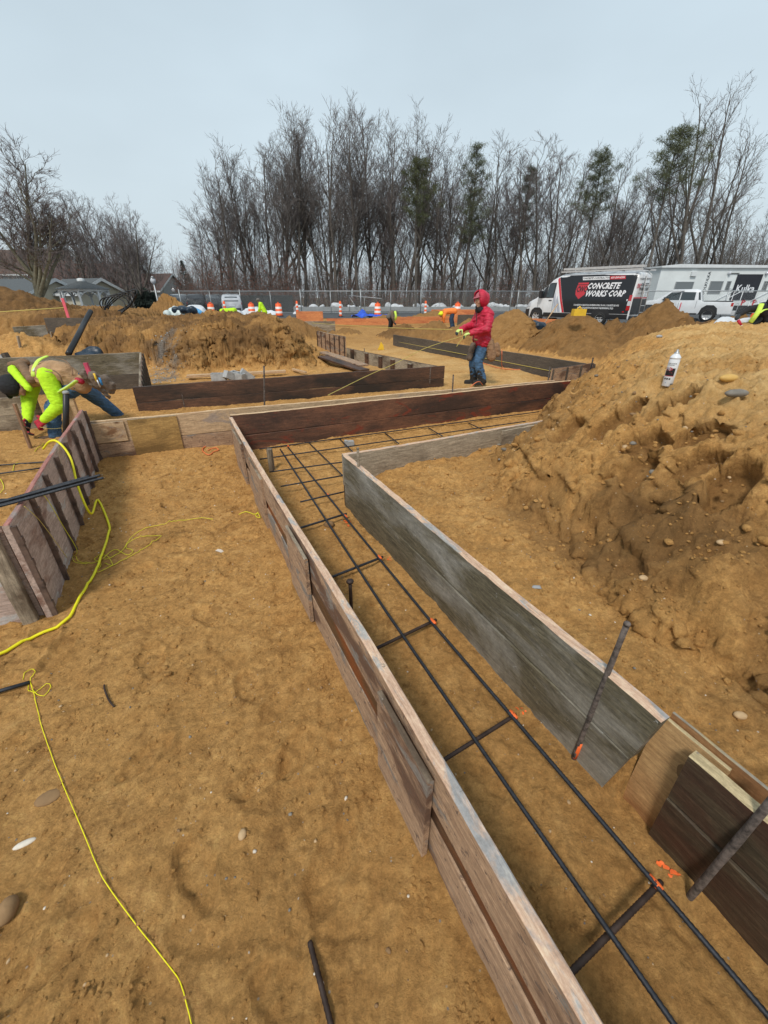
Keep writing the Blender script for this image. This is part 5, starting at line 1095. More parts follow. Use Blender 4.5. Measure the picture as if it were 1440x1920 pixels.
# ---- pickup truck and cars
def car(name,label,cat,loc,ang,L,W,roofpts,beltz,paintm,wins,wh,wr=.36,lights=True,gz=.30,arch=True,front_light=True,group=None,back_glass=None):
    c=thing(name,label,cat,loc,ang,group); hwf=[(0,W*.46),(.2,W*.5),(L-.9,W*.5),(L-.25,W*.45),(L,W*.36)]
    def ys(x,z):
        hw=interp(x,hwf); tp=interp(x,roofpts)
        if z<=beltz: return hw-.04*max(0,(.55-z))/.3
        return hw-.17*(z-beltz)/max(.15,(1.75-beltz))
    xs=sorted(set([0,.05,.15]+[round(L*i/22,2) for i in range(1,22)]+[L-.12,L-.04,L]+[p[0] for p in roofpts])); st=[]
    for x in xs:
        tp=interp(x,roofpts); zb=min(beltz,tp-.03); zs=[gz,gz+.12,(gz+zb)/2+.1,zb]+[zb+(tp-zb)*t for t in (.35,.7,.92)]
        st.append((x,[(0,gz)]+[(ys(x,z),z) for z in zs]+[(ys(x,tp)*.86,tp),(0,tp+.015)]))
    b=MB(); loft_body(b,st,paintm); b.build('body',c)
    for s in (1,-1):
        for w in wins: sheet_on(c,'window',w,ys,'car_glass',.010,.2,s)
        for x in wh:
            if arch: sheet_on(c,'wheel_arch',[(x-wr*1.22,gz+.02),(x-wr*1.0,gz+wr*.95),(x-wr*.45,gz+wr*1.38),(x+wr*.45,gz+wr*1.38),(x+wr*1.0,gz+wr*.95),(x+wr*1.22,gz+.02)],ys,'plastic_black',.008,.2,s)
            wheel(c,x,s*(W*.5-.11),wr,.24,s)
        sheet_on(c,'tail_light',[(.01,beltz-.22),(.13,beltz-.22),(.13,beltz-.02),(.01,beltz-.02)],ys,'lamp_red',.012,.2,s)
        sheet_on(c,'head_lamp',[(L-.42,beltz-.30),(L-.08,beltz-.30),(L-.10,beltz-.15),(L-.40,beltz-.12)],ys,'lamp_clear',.012,.2,s)
    return c,ys
pk=AT(1366,600,29.6); ang=math.atan2(math.sin(R(38)),-math.cos(R(38)))
c,ys=car('pickup_truck','white crew cab pickup truck behind the wire fence in front of the white site trailer','pickup truck',(pk.x,pk.y,.16),ang,5.75,2.0,
  [(0,1.18),(1.68,1.20),(1.72,1.25),(1.95,1.86),(2.15,1.92),(3.5,1.90),(4.25,1.30),(5.5,1.16),(5.75,.9)],1.16,'white_paint',
  [[(2.12,1.28),(2.92,1.28),(2.92,1.76),(2.16,1.74)],[(2.98,1.28),(3.98,1.28),(3.52,1.74),(2.98,1.76)]],(1.2,4.65),.42,gz=.42)
b=MB(); b.box((.10,-.86,1.195),(1.62,.86,1.24),'plastic_black'); b.build('bed',c)
b=MB(); b.box((-.20,-.92,.45),(.0,.92,.66),'aluminium'); b.build('bumper',c)
sheet_on(c,'door_seam',[(2.94,.62),(2.955,.62),(2.955,1.26),(2.94,1.26)],ys,'plastic_black',.006); sheet_on(c,'door_seam',[(1.96,.8),(1.975,.8),(1.98,1.26),(1.965,1.26)],ys,'plastic_black',.006)
sheet_on(c,'side_step',[(1.8,.44),(4.0,.44),(4.0,.52),(1.8,.52)],ys,'plastic_black',.03); sheet_on(c,'cab_rear_glass',[(1.78,1.30),(1.90,1.30),(2.02,1.74),(1.92,1.74)],ys,'car_glass',.014)
b=MB(); b.box((3.75,1.0,1.25),(3.85,1.2,1.45),'plastic_black'); b.build('side_mirror',c)
hat=[(0,1.0),(.08,1.28),(.55,1.60),(1.2,1.68),(2.5,1.62),(3.3,1.12),(4.2,.98),(4.4,.75)]
sp=AT(436,584,41); c,ys=car('silver_car','silver hatchback parked behind the leaning orange striped panel','car',(sp.x-.3,42.0,.18),R(118)-.2,4.4,1.8,hat,1.02,'silver_paint',[[(.55,1.08),(1.5,1.08),(1.5,1.52),(.75,1.50)],[(1.55,1.08),(3.0,1.08),(2.45,1.50),(1.55,1.54)]],(.8,3.5),.33)
b=MB(); b.add([(.03,-.62,1.08),(.03,.62,1.08),(.30,.52,1.44),(.30,-.52,1.44)],[(0,1,2,3)],'car_glass',False,Matrix.Translation((-.03,0,.02))); b.build('rear_window',c)
b=MB(); b.box((-.05,-.75,.32),(.05,.75,.52),'plastic_black'); b.box((-.03,-.26,.66),(.0,.26,.80),'lamp_clear'); b.build('bumper',c)
for px,m,l in ((398,'dark_car_paint','dark car parked left of the silver hatchback'),(362,'black_paint','black car with snow beside it in the parking lot'),(330,'dark_car_paint','dark bluish car at the left end of the parked row')):
    q_=AT(px,584,45); car('parked_car',l,'car',(q_.x,46.2,.18),R(112),4.4,1.8,hat,1.02,m,[[(.55,1.08),(1.5,1.08),(1.5,1.52),(.75,1.50)],[(1.55,1.08),(3.0,1.08),(2.45,1.50),(1.55,1.54)]],(.8,3.5),.33,group='cars parked behind the wire fence')
# ---------------------------------------------------------------- site trailer
t0=AT(1224,566,43.0); tr=thing('site_trailer','long white site office trailer with a black banner behind the pickup','trailer',(t0.x,43.0,.15),R(2))
b=MB(); b.box((0,0,.75),(19,3.2,3.85),'trailer_white'); b.build('wall',tr)
b=MB(); b.prism([(-.15,3.80),(19.1,3.80),(19.1,3.92),(1.5,4.08),(-.15,3.92)],-.18,3.35,'white_trim'); b.build('roof',tr)
b=MB(); b.box((.2,.05,.15),(18.8,3.1,.74),'plastic_black'); b.build('skirt',tr)
def tw(x0,x1,z0,z1,name='window'):
    w=link(name,None,tr); b=MB()
    for q in ((x0-.06,x1+.06,z0-.06,z0),(x0-.06,x1+.06,z1,z1+.06),(x0-.06,x0,z0,z1),(x1,x1+.06,z0,z1)): b.box((q[0],-.05,q[2]),(q[1],-.004,q[3]),'galvanised')
    b.build('frame',w); b=MB(); b.box((x0+.003,-.03,z0+.003),(x1-.003,-.006,z1-.003),'window_glass'); b.build('pane',w)
tw(1.7,3.3,1.75,2.65); tw(4.95,6.05,1.8,2.7); tw(6.5,6.8,2.0,2.7); tw(10.0,10.35,2.0,2.7); tw(11.4,13,1.8,2.7)
b=MB(); b.box((2.8,-.18,3.15),(3.3,-.003,3.5),'white_trim'); b.build('vent',tr)
for x in (4.4,7.0,9.75,11.0): 
    b=MB(); b.box((x,-.012,.8),(x+.05,-.002,3.78),'white_trim'); b.build('seam_strip',tr)
for x in (6.2,9.78):
    d=link('door',None,tr); b=MB(); b.box((x,-.03,1.0),(x+1.05,-.004,3.2),'trailer_white'); b.build('door_leaf',d); b=MB(); b.tube([(x+.92,-.07,2.0),(x+.92,-.07,2.15)],.03,'galvanised',6); b.build('handle',d)
for x in (6.4,9.9): b=MB(); b.box((x,-.10,3.36),(x+.9,-.01,3.40),'plastic_black'); b.sphere((x-.05,-.12,3.38),.14,'lamp_clear'); b.build('wall_lamp',tr)
M=Matrix.Identity(4)
vs,fs=text_mesh('TOOLKULKA',.50,0,.004,1); b=MB(); b.add([(4.55-c_*.7,-.03,2.45+a*.72) for a,c_,_ in vs],fs,'black_paint'); b.build('lettering',tr,fix=False)
vs,fs=text_mesh('A   P   P',.62,0,.02,1); b=MB(); b.add([(8.6+a*1.3,-.03,.98+c_) for a,c_,_ in vs],fs,'red_vinyl'); b.build('lettering',tr,fix=False)
bn=link('banner',None,tr); b=MB(); b.box((7.2,-.06,1.22),(9.6,-.034,3.30),'banner_black'); b.build('cloth',bn)
vs,fs=text_mesh('Kulka',1.0,0,.02,2); b=MB(); b.add([(8.35+a*.78,-.075,2.12+c_*.85) for a,c_,_ in vs],fs,'white_vinyl'); b.build('lettering',bn,fix=False)
b=MB(); 
for x0 in (7.4,10.9):
    for y in (-.1,-1.1):
        b.tube([(x0,y,1.0),(x0-1.6 if x0<10 else x0-1.8,y,.1)],.035,'aluminium',6); b.tube([(x0,y,2.0),(x0-1.7,y,1.1)],.03,'white_vinyl',6); b.tube([(x0-1.7,y,1.1),(x0-1.7,y,.1)],.03,'white_vinyl',6); b.tube([(x0,y,2.0),(x0,y,.1)],.03,'white_vinyl',6)
    for k in range(5): b.box((x0-1.5+.3*k,-1.1,.15+.2*k),(x0-1.2+.3*k,-.12,.19+.2*k),'aluminium')
b.build('stairs',tr)
# ---------------------------------------------------------------- chain link fences
def fence(A,B_,h,label,step=3.0,zb=.16,lean=0):
    A=Vector((A[0],A[1],zb));B_=Vector((B_[0],B_[1],zb)); M,L=dirM(A,B_); f=link('chain_link_fence',None,None,A,M); tag(f,label,'fence'); n=max(1,round(L/step))
    for i in range(n+1):
        b=MB(); x=L*i/n; b.tube([(x,0,0),(x,0,h+(.16 if i%2==0 else .02))],.045 if i%2==0 else .032,'galvanised',7); b.build('post',f)
    b=MB(); b.tube([(0,0,h),(L,0,h)],.034,'galvanised',6); b.tube([(0,0,.12),(L,0,.12)],.018,'galvanised',6); b.build('rail',f)
    b=MB(); b.add([(0,-.03,.05),(L,-.03,.05),(L,-.03,h),(0,-.03,h)],[(0,1,2,3)],'chain_link'); b.build('chain_link_mesh',f,fix=False); return f
p0=AT(332,552,44);p1=AT(1020,547,44); fence((p0.x,44.5),(p1.x,44.5),1.95,'long wire mesh fence along the woods in the middle of the photo')
p0=AT(1212,547,31.0); fence((p0.x-.4,30.6),(p0.x+14,31.2),1.82,'wire mesh fence on the right in front of the pickup and trailer')
p0=AT(975,547,44); fence((p0.x,44.4),(p0.x+9,42.4),1.9,'wire mesh fence piece seen left of and behind the black van')
p0=AT(655,547,49); 
g=link('fence_gate',None,None,Vector((AT(655,570,47).x,47,.16)),R(-12)); tag(g,'loose wire gate panel leaning behind the long mesh fence','gate'); b=MB(); b.tube([(0,0,0),(0,0,1.6),(3.4,0,1.3),(3.4,0,0),(0,0,.1)],.03,'galvanised',6); b.tube([(1.6,0,1.45),(1.6,0,0)],.02,'galvanised',6); b.tube([(0,0,1.5),(1.1,0,0)],.02,'galvanised',6); b.build('frame',g)
# dark wind screen on the fence at the back
s_=AT(452,560,49); e_=AT(575,560,49); sc_=link('screen_fence',None,None,Vector((s_.x,49,.16)),0); tag(sc_,'dark fabric screen fence behind the silver hatchback and snow','fence'); b=MB(); b.box((-4.5,0,.0),(e_.x-s_.x-1.5,.04,1.6),'screen_fabric'); b.build('screen',sc_); b=MB()
for k in range(7): b.tube([(-4.3+1.3*k,-.05,0),(-4.3+1.3*k,-.05,1.7)],.03,'plastic_black',6)
b.build('post',sc_)
# ---------------------------------------------------------------- traffic drums and panels
def drum_proto():
    t=thing('traffic_drum','x','traffic drum',(0,0,0),0,'orange and white traffic drums'); b=MB()
    pr=[(.29,.06),(.285,.24),(.28,.25),(.28,.40),(.27,.41),(.27,.56),(.26,.57),(.26,.72),(.245,.73),(.24,.90),(.20,.97),(0,.98)]
    ms=['drum_orange','drum_orange','drum_white','drum_white','drum_orange','drum_orange','drum_white','drum_white','drum_orange','drum_orange','drum_orange']
    b.lathe(pr,'drum_orange',20,None,True,ms); b.build('barrel',t)
    b=MB(); b.lathe([(.36,0),(.37,.05),(.29,.09),(.27,.09)],'rubber_black',16); b.build('base',t)
    b=MB(); b.tube([(-.09,0,.96),(-.08,0,1.05),(.08,0,1.05),(.09,0,.96)],.03,'drum_orange',6); b.build('handle',t); return t
def panel_proto():
    t=thing('channelizer_post','x','traffic post',(0,0,0),0,'orange and white striped posts'); 
    b=MB(); pr=[(.11,.05)]; ms=[]
    for k in range(7): pr+=[(.115-.004*k,.06+.15*k),(.115-.004*k,.20+.15*k)]; ms+=['drum_orange','drum_white' if k%2 else 'drum_orange']
    pr+=[(.04,1.16),(0,1.17)]; ms+=['drum_orange','drum_orange']; b.lathe(pr,'drum_orange',14,None,True,ms); b.build('tube',t)
    b=MB(); b.lathe([(.22,0),(.24,.04),(.12,.08)],'rubber_black',12); b.build('base',t); return t
dp=drum_proto(); pp=panel_proto()
for i,(px,D,l) in enumerate([(395,37,'orange and white drum left of the silver hatchback'),(471,38,'orange and white drum in front of the snow pile'),(522,38,'drum with a mostly orange face right of the far lime worker'),(708,39,'orange and white drum above the blue tarp'),(858,39,'orange and white drum just left of the red hood')]):
    p=Vector((AT(px,575,D).x,D,.17)); o=dp if i==0 else copy_thing(dp,p); o.location=p; o.rotation_euler=(0,0,i*.7); o['label']=l
for i,(px,D,l) in enumerate([(421,37,'striped post in front of the silver hatchback'),(557,38,'thin striped post right of the mostly orange drum'),(638,37,'striped post between the left dirt bank and the blue tarp'),(798,39,'striped post left of the drum by the red hood')]):
    p=Vector((AT(px,575,D).x,D,.17)); o=pp if i==0 else copy_thing(pp,p); o.location=p; o['label']=l
o=copy_thing(dp,Vector((AT(1416,600,22).x,22,.16)),0,None,'orange and white drum behind the arm of the dark clothed person'); o.scale=(1.0,1.0,.8)
# ---------------------------------------------------------------- snow piles
def lump(name,px,D,w,h,dpt,mat,label,cat,seed,vox=.12,zb=.15,grp=None,disp=.1,n=12):
    c=AT(px,580,D); b=MB(); rn=random.Random(seed)
    for k in range(n):
        x=rn.uniform(-w/2,w/2); r=h*rn.uniform(.4,1)*(1-(2*abs(x)/w)**2*.5); b.sphere((x,rn.uniform(-dpt/2,dpt/2),rn.uniform(-.3,.3)*r),max(.12,r),mat,10,7,None,(rn.uniform(.9,1.8),1,1),.15,rn)
    o=remesh_obj(b,name,None,vox,1,disp,2.2,mat); o.location=(c.x,D,zb); return tag(o,label,cat,grp)
for i,(px,D,w,h,l) in enumerate([(470,42,5,.75,'snow pile beside the far lime worker'),(540,43,5,.45,'low snow pile behind the orange drum'),(352,42,5,.85,'snow pile on the cars at the left of the parking lot'),(300,38,4,.7,'snow pile behind the small dirt cone'),(250,33,4.5,.6,'snow pile behind the black pipe coil'),(205,33,2.2,.35,'low snow patch right of the white gazebo'),
   (1345,27,1.4,.30,'small heap of pale rubble near the dark clothed person hand'),(1388,11.2,.4,.13,'white crumpled heap in front of the dark clothed person'),(1300,31,2.0,.25,'snow patch under the pickup')]):
    lump('snow_pile',px,D,w,h,1.2,'snow',l,'snow',i+3,.10 if D>20 else .04,.1 if D>20 else th(AT(px,610,D).x,D)+.02)
for i in range(26):
    rn=random.Random(i+50); px=545+i*17+rn.uniform(-6,6)
    if 870<px<940: continue
for i in range(15):
    lump('snow_pile',560+i*32+(i*37%17),52.9+(i%3)*.5,1.0+.5*(i%2),.28+.12*(i%3),.4,'snow','small patch of old snow at the foot of the woods behind the fence','snow',i+90,.09,.62,'old snow patches behind the fence',.05,6)
_tz=AT(343,588,16.5).z; lump('tarp_heap',340,16.5,1.0,.24,.5,'tarp_white','white and black crumpled tarp heap lying on the left dirt bank','tarp',21,.04,_tz,None,.10); lump('tarp_heap',346,16.3,.75,.20,.3,'tarp_black','black folds of the tarp heap on the left dirt bank','tarp',22,.04,_tz+.1,None,.08,8); lump('tarp_heap',362,16.6,.45,.20,.3,'tarp_cyan','light blue part of the tarp heap on the left dirt bank','tarp',23,.04,_tz,None,.08,8)
b=MB(); rn=random.Random(4); n=14; vs=[]
for i in range(n+1):
    for j in range(n+1):
        x=-1.25+2.5*i/n;y=-.8+1.6*j/n; vs.append((x,y,.10+.2*abs(math.sin(x*3.1+y*2))+.4*max(0,1-abs(x+.55)*2.2)*max(0,1-abs(y)*1.2)+rn.uniform(0,.10)))
b.add(vs,[(i*(n+1)+j,(i+1)*(n+1)+j,(i+1)*(n+1)+j+1,i*(n+1)+j+1) for i in range(n) for j in range(n)],'tarp_blue',False); c=AT(694,595,31); tag(b.build('tarp',None,(c.x,31,.2)),'crumpled bright blue tarp on the ground below the orange drum','tarp')
# black coils and pipes
b=MB(); c=AT(222,575,16.5); rn=random.Random(2)
cz=c.z-.05
for k in range(6):
    rr=.44+.02*k; a0=.15*k; pts=[(rr*math.cos(t)*(1+.08*k*.3)+.05*k-.1,-.15+.06*k+.06*math.sin(t*2+k),rr*.66*math.sin(t+.2*k)+.03*k+.08) for t in [i*.2618 for i in range(25)]]; b.tube([Vector(p) for p in pts],.020,'rubber_black',6)
tag(b.build('pipe_coil',None,(c.x,16.5,cz)),'loose coil of black pipe standing on the left dirt bank','pipe coil')
def pipe(a,c,r,label,D0,D1__,m='rubber_black'):
    p=AT(a[0],a[1],D0);q_=AT(c[0],c[1],D1__); b=MB(); b.tube([p,p.lerp(q_,.5),q_],r,m,14,True); o=b.build('drain_pipe'); return tag(o,label,'pipe')
b=MB(); b.tube(smooth_path([AT(170,584,11.8),AT(158,606,11.2),AT(147,628,10.4),AT(128,664,9.7)],.1),.06,'rubber_black',12); tag(b.build('drain_pipe'),'thick black pipe leaning against the far left dirt bank','pipe'); lump('plastic_sheet',140,9.9,.5,.2,.3,'tarp_black','crumpled black plastic at the foot of the leaning pipe','plastic sheet',5,.04,.42,None,.08,9)
p=AT(125,585,13.4); b=MB(); b.box((-.04,-.01,-.3),(.04,.01,.36),'pink_stake'); tag(b.build('marker_stake',None,p),'pink survey stake on the left dirt bank in front of the gazebo','stake')
p=AT(1266,590,15.0); b=MB(); b.box((-.02,-.01,-.3),(.03,.01,.25),'pink_stake'); tag(b.build('marker_stake',None,Vector((AT(1272,585,26).x,26,1.1))),'pink survey stake in front of the pickup','stake')
p=hit(1084,594); p=AT(1084,592,12.9); ts=thing('survey_tool','yellow survey instrument standing on top of the dark mound in front of the van','survey tool',p); b=MB(); b.box((-.17,-.1,0),(.17,.1,.17),'yellow_tool'); b.build('case',ts); b=MB(); b.tube([(-.06,0,.17),(0,0,.23),(.06,0,.17)],.02,'yellow_tool',6); b.build('handle',ts)

p=hit(1020,612); p=AT(1017,612,17.5); q_=AT(1046,570,17.8); b=MB(); sh=thing('shovel','shovel with a blue blade leaning by the orange board in front of the van','shovel',p); b.tube([(0,0,0),q_-p],.022,'wood_lumber',7); b.build('handle',sh); b=MB(); b.box((-.28,-.02,-.12),(.12,.04,.06),'blue_plastic'); b.build('blade',sh)
p=hit(714,627); p=Vector((AT(714,627,14).x,14,th(AT(714,627,14).x,14))); b=MB(); b.prism([(-.1,0),(.1,0),(.08,.13),(0,.24),(-.04,.12)],-.04,.04,'yellow_tool'); tag(b.build('marker_flag',None,p),'small yellow plastic marker on the pale soil in front of the orange boards','marker')
for (px,l) in ((1010,'left black lump of plastic beside the orange board'),(1022,'right black lump of plastic beside the orange board')): lump('plastic_sheet',px,15.0 if px<1015 else 15.3,.35,.17,.2,'tarp_black',l,'plastic sheet',px,.03,th(AT(px,625,15).x,15),None,.06,6)
lump('asphalt_slab',485,24,3.4,.16,.9,'screen_fabric','dark slab lying on the dirt behind the left bank','slab',77,.08,.5,None,.05,8) if 0 else None
# ---------------------------------------------------------------- buildings and lamps on the left
def house(name,label,cx,D,z0,L,W,hw,hr,rot,wm,rm,wins=(),gables=True):
    hip=L/2-3.5 if L>20 else 0
    h=thing(name,label,'building' if L>12 else 'shed',(cx,D,z0),rot); b=MB()
    b.prism([(-W/2,0),(W/2,0),(W/2,hw),(0,hr-.06),(-W/2,hw)],-L/2,L/2,wm,None,'x'); b.build('wall',h)
    b=MB(); o=.35
    for s in (-1,1):
        k=(hr-hw)/(W/2); b.add([(-L/2-o,s*(W/2+o),hw-o*k),(L/2+o,s*(W/2+o),hw-o*k),(L/2+o-(5 if L>20 else 0),0,hr),(-L/2-o,0,hr),(-L/2-o,s*(W/2+o),hw-o*k+.14),(L/2+o,s*(W/2+o),hw-o*k+.14),(L/2+o-(5 if L>20 else 0),0,hr+.14),(-L/2-o,0,hr+.14)],[(0,1,2,3),(4,5,6,7),(0,1,5,4),(1,2,6,5),(3,0,4,7)],rm)
    b.build('roof',h); b=MB()
    for s in (-1,1):
        k=(hr-hw)/(W/2); b.box((-L/2-o,min(s*(W/2+o),s*(W/2+o+.06)),hw-o*k-.12),(L/2+o,max(s*(W/2+o),s*(W/2+o+.06)),hw-o*k+.12),'white_trim')
        for e in (-1,1):
            x=e*(L/2+o+.04); b.add([(x,s*(W/2+o),hw-o*k-.14),(x,s*(W/2+o),hw-o*k+.16),(x,0,hr+.18),(x,0,hr-.14)],[(0,1,2,3)],'white_trim')
    b.build('trim',h)
    for (x,z,w,hh) in wins:
        w_=link('window',None,h); b=MB(); b.box((x-w/2-.1,-W/2-.06,z-.1),(x+w/2+.1,-W/2-.004,z+hh+.1),'white_trim'); b.build('frame',w_); b=MB(); b.box((x-w/2,-W/2-.09,z),(x+w/2,-W/2-.062,z+hh),'window_glass'); b.build('pane',w_)
    return h
g1=AT(45,560,52); house('storage_shed','beige shed with grey roof at the left edge behind the big bare tree',g1.x-2.4,53,.1,14,6.4,1.9,3.15,R(-14),'siding_beige','roof_grey')
g2=AT(152,560,52); house('storage_shed','beige shed with white gable trim behind the white gazebo',g2.x+.1,53,.1,6.4,5.2,1.9,3.2,R(-28),'siding_beige','roof_grey')
g3=AT(120,500,96); house('house','large house with dark roof behind the leafless trees on the left',-78,102,.3,32,14,5.4,9.9,R(2),'wall_grey','roof_dark',[(-14+3.1*i,1.4,1.3,1.9) for i in range(10)]+[(-14+3.1*i,3.9,1.2,1.1) for i in range(10)])
g4=AT(296,540,80); house('house','low grey house with dark red roof behind the lamp post',-43.5,84,.2,12,9,2.4,4.9,R(-6),'wall_grey','roof_red',[(-4,1,1.4,1.2),(0,1,1.4,1.2),(4,1,1.4,1.2)])
g5=AT(225,540,85); house('house','low white house half hidden by trunks left of the red roofed one',g5.x-6,88,.3,17,9,3.6,6.6,R(6),'white_trim','roof_red',[(-4,1,1.4,1.4),(0,1,1.4,1.4),(4,1,1.4,1.4)])
gz=AT(148,560,41); gb=thing('gazebo','white open gazebo with arches and grey roof in front of the beige shed','gazebo',(gz.x,42,.2),R(20))
b=MB(); n=8; rr=1.9
b.lathe([(rr*1.18,2.05),(.45,2.6),(.45,2.65),(0,2.67)],'roof_grey',8); b.build('roof',gb); b=MB(); b.lathe([(.3,2.65),(.3,2.85),(.1,2.9),(0,2.9)],'white_trim',4); b.build('cupola',gb)
for k in range(8): a=k*math.pi/4; b=MB(); b.box((-.08,-.08,0),(.08,.08,2.05),'white_trim',Matrix.Translation((rr*math.cos(a),rr*math.sin(a),0))@Matrix.Rotation(a,4,'Z')); b.build('post',gb)
b=MB(); 
for (z,h_) in ((1.85,.22),(.0,.15),(.65,.08)): b.lathe([(rr*1.03,z),(rr*1.05,z+.001),(rr*1.05,z+h_),(rr*.99,z+h_),(rr*.99,z)],'white_trim',8)
for k in range(8):
    a0=k*math.pi/4;a1=a0+math.pi/4; P0=Vector((rr*math.cos(a0),rr*math.sin(a0),0));P1=Vector((rr*math.cos(a1),rr*math.sin(a1),0))
    for j in range(1,8): p=P0.lerp(P1,j/8); b.box((p.x-.02,p.y-.02,.15),(p.x+.02,p.y+.02,.66),'white_trim')
    b.tube([P0.lerp(P1,t)+Vector((0,0,1.25+.6*math.sin(math.pi*t)**.6)) for t in (0.02,.12,.25,.4,.5,.6,.75,.88,.98)],.06,'white_trim',5)
b.build('railing',gb)
for (px,py,D,l) in ((286,522,47,'white lamp post with a round lantern behind the small dirt cone'),(325,541,60,'smaller lamp post at the right end of the red roofed house')):
    t=AT(px,py,D); lp_=thing('lamp_post',l,'lamp post',(t.x,D,.1)); b=MB(); b.tube([(0,0,0),(0,0,t.z-.6)],[.09,.05],'white_trim',8); b.build('pole',lp_); b=MB(); b.sphere((0,0,t.z-.3),.26,'lamp_clear',12,8,None,(1,1,1.2)); b.build('lamp_globe',lp_); b=MB(); b.lathe([(.1,t.z-.02),(.24,t.z-.1),(.05,t.z+.1),(0,t.z+.12)],'galvanised',10); b.build('lamp_cap',lp_)
# ---------------------------------------------------------------- trees
def gen_tree(seed,H,r0,bare,spread,asc,nl=15,dens=1.0,fork=0,crook=.12,tw='twig_brown',bk='bark_grey',curve=0):
    rn=random.Random(seed); T=MB(); C=MB()
    def perp(d):
        a=rn.uniform(0,6.283); o=d.orthogonal().normalized(); return (Quaternion(d,a)@o).normalized()
    def path(p,d,L,n,wob,upb):
        P=[p.copy()]; 
        for i in range(n):
            d=(d+Vector((rn.gauss(0,wob),rn.gauss(0,wob),rn.gauss(0,wob)*.6))+Vector((0,0,upb))).normalized(); p=p+d*(L/n); P.append(p.copy())
        return P
    def at(P,t):
        k=t*(len(P)-1); i=min(int(k),len(P)-2); return P[i].lerp(P[i+1],k-i),(P[i+1]-P[i]).normalized()
    def twig(p,d,L,lev):
        P=path(p,d,L,3,.16,.09); C.tube(P,[.014,.011,.008,.005] if lev==0 else [.010,.008,.006,.004],tw,3,False,False)
        if lev<1:
            for k in range(int(3*dens+rn.random())):
                q,dd=at(P,rn.uniform(.2,.95)); twig(q,(dd+perp(dd)*rn.uniform(.5,.9)).normalized(),L*rn.uniform(.4,.65),lev+1)
    def branch(p,d,L,r,lev):
        n=6 if lev==0 else 4; P=path(p,d,L,n,crook*(1 if lev==0 else 1.3),asc*(.10 if lev==0 else .07))
        rs=[r*(1-.82*i/n) for i in range(n+1)]; (T if lev==0 and r>.045 else C).tube(P,rs,bk if lev==0 else tw,5 if lev==0 else 4,False,True)
        if lev==0:
            m=max(4,int(L*2.1*dens))
            for k in range(m):
                t=.18+.8*(k+rn.random())/m; q,dd=at(P,min(t,.99)); branch(q,(dd+perp(dd)*rn.uniform(.4,.8)).normalized(),L*(1-.45*t)*rn.uniform(.32,.5),r*.38*(1-.4*t),1)
        else:
            m=max(3,int(L*3.4*dens))
            for k in range(m):
                q,dd=at(P,min(.12+.86*(k+rn.random())/m,.99)); twig(q,(dd+perp(dd)*rn.uniform(.35,.75)).normalized(),rn.uniform(.45,.95),0)
    d=Vector((rn.gauss(0,.03)+curve,rn.gauss(0,.03),1)).normalized(); P=path(Vector((0,0,-.3)),d,H,12,.035,.03)
    rs=[r0*(1.25 if i==0 else 1)*(1-.88*(i/12)**1.1) for i in range(13)]; T.tube(P,rs,bk,8,False,True)
    for f_ in range(fork):
        q,dd=at(P,rn.uniform(.12,.3)); branchL=H*rn.uniform(.5,.68); o=perp(dd); o.z=0; Q=path(q,(dd+o*.55).normalized(),branchL,8,.06,.10); T.tube(Q,[r0*.62*(1-.85*i/8) for i in range(9)],bk,7,False,True)
        for k in range(int(nl*.6)):
            t=.3+.68*k/(nl*.6); qq,d2=at(Q,min(t,.98)); branch(qq,(d2+perp(d2)*spread).normalized(),H*.26*(1.1-.6*t)*rn.uniform(.7,1.1),r0*.2*(1-.5*t),0)
    for k in range(nl):
        t=bare+(.98-bare)*(k+rn.random()*.6)/nl; q,dd=at(P,min(t,.985)); u=(t-bare)/(1-bare)
        branch(q,(dd+perp(dd)*spread*rn.uniform(.7,1.2)).normalized(),H*(.36-.22*u)*rn.uniform(.7,1.15),r0*.30*(1-.6*u),0)
    return T,C
protos={}
def make_proto(key,**k):
    T,C=gen_tree(**k); protos[key]=(T,C); 
    a=bpy.data.meshes.new('trunk'); 
    def mk(b,n):
        me=bpy.data.meshes.new(n); me.from_pydata(b.v,[],b.f); [me.materials.append(MAT[m]) for m in b.mats]; me.polygons.foreach_set('material_index',b.mi); me.polygons.foreach_set('use_smooth',b.sm); me.update(); return me
    protos[key]=(mk(T,'trunk'),mk(C,'crown'),k['H'])
for i in range(5): make_proto('tall%d'%i,seed=100+i,H=18,r0=.17,bare=.32,spread=.60,asc=1.1,nl=17,dens=.95,fork=1+i%2,crook=.07)
for i in range(3): make_proto('mid%d'%i,seed=200+i,H=14,r0=.14,bare=.26,spread=.75,asc=.9,nl=16,dens=.9,tw='twig_purple',fork=1,crook=.08)
for i in range(3): make_proto('thin%d'%i,seed=300+i,H=12,r0=.09,bare=.15,spread=.6,asc=1.1,nl=15,dens=.8)
make_proto('big',seed=401,H=11.5,r0=.24,bare=.24,spread=1.0,asc=.6,nl=19,dens=1.5,fork=5,crook=.2,bk='bark_green',tw='twig_purple')
make_proto('open',seed=402,H=16,r0=.20,bare=.36,spread=.9,asc=.6,nl=13,dens=.7,fork=1,crook=.2,tw='twig_brown')
make_proto('open2',seed=404,H=20,r0=.24,bare=.3,spread=.8,asc=.8,nl=15,dens=.7,fork=2,crook=.18,tw='twig_brown')
make_proto('round',seed=403,H=11,r0=.20,bare=.16,spread=1.05,asc=.6,nl=18,dens=1.0,fork=3,crook=.16,tw='twig_purple')
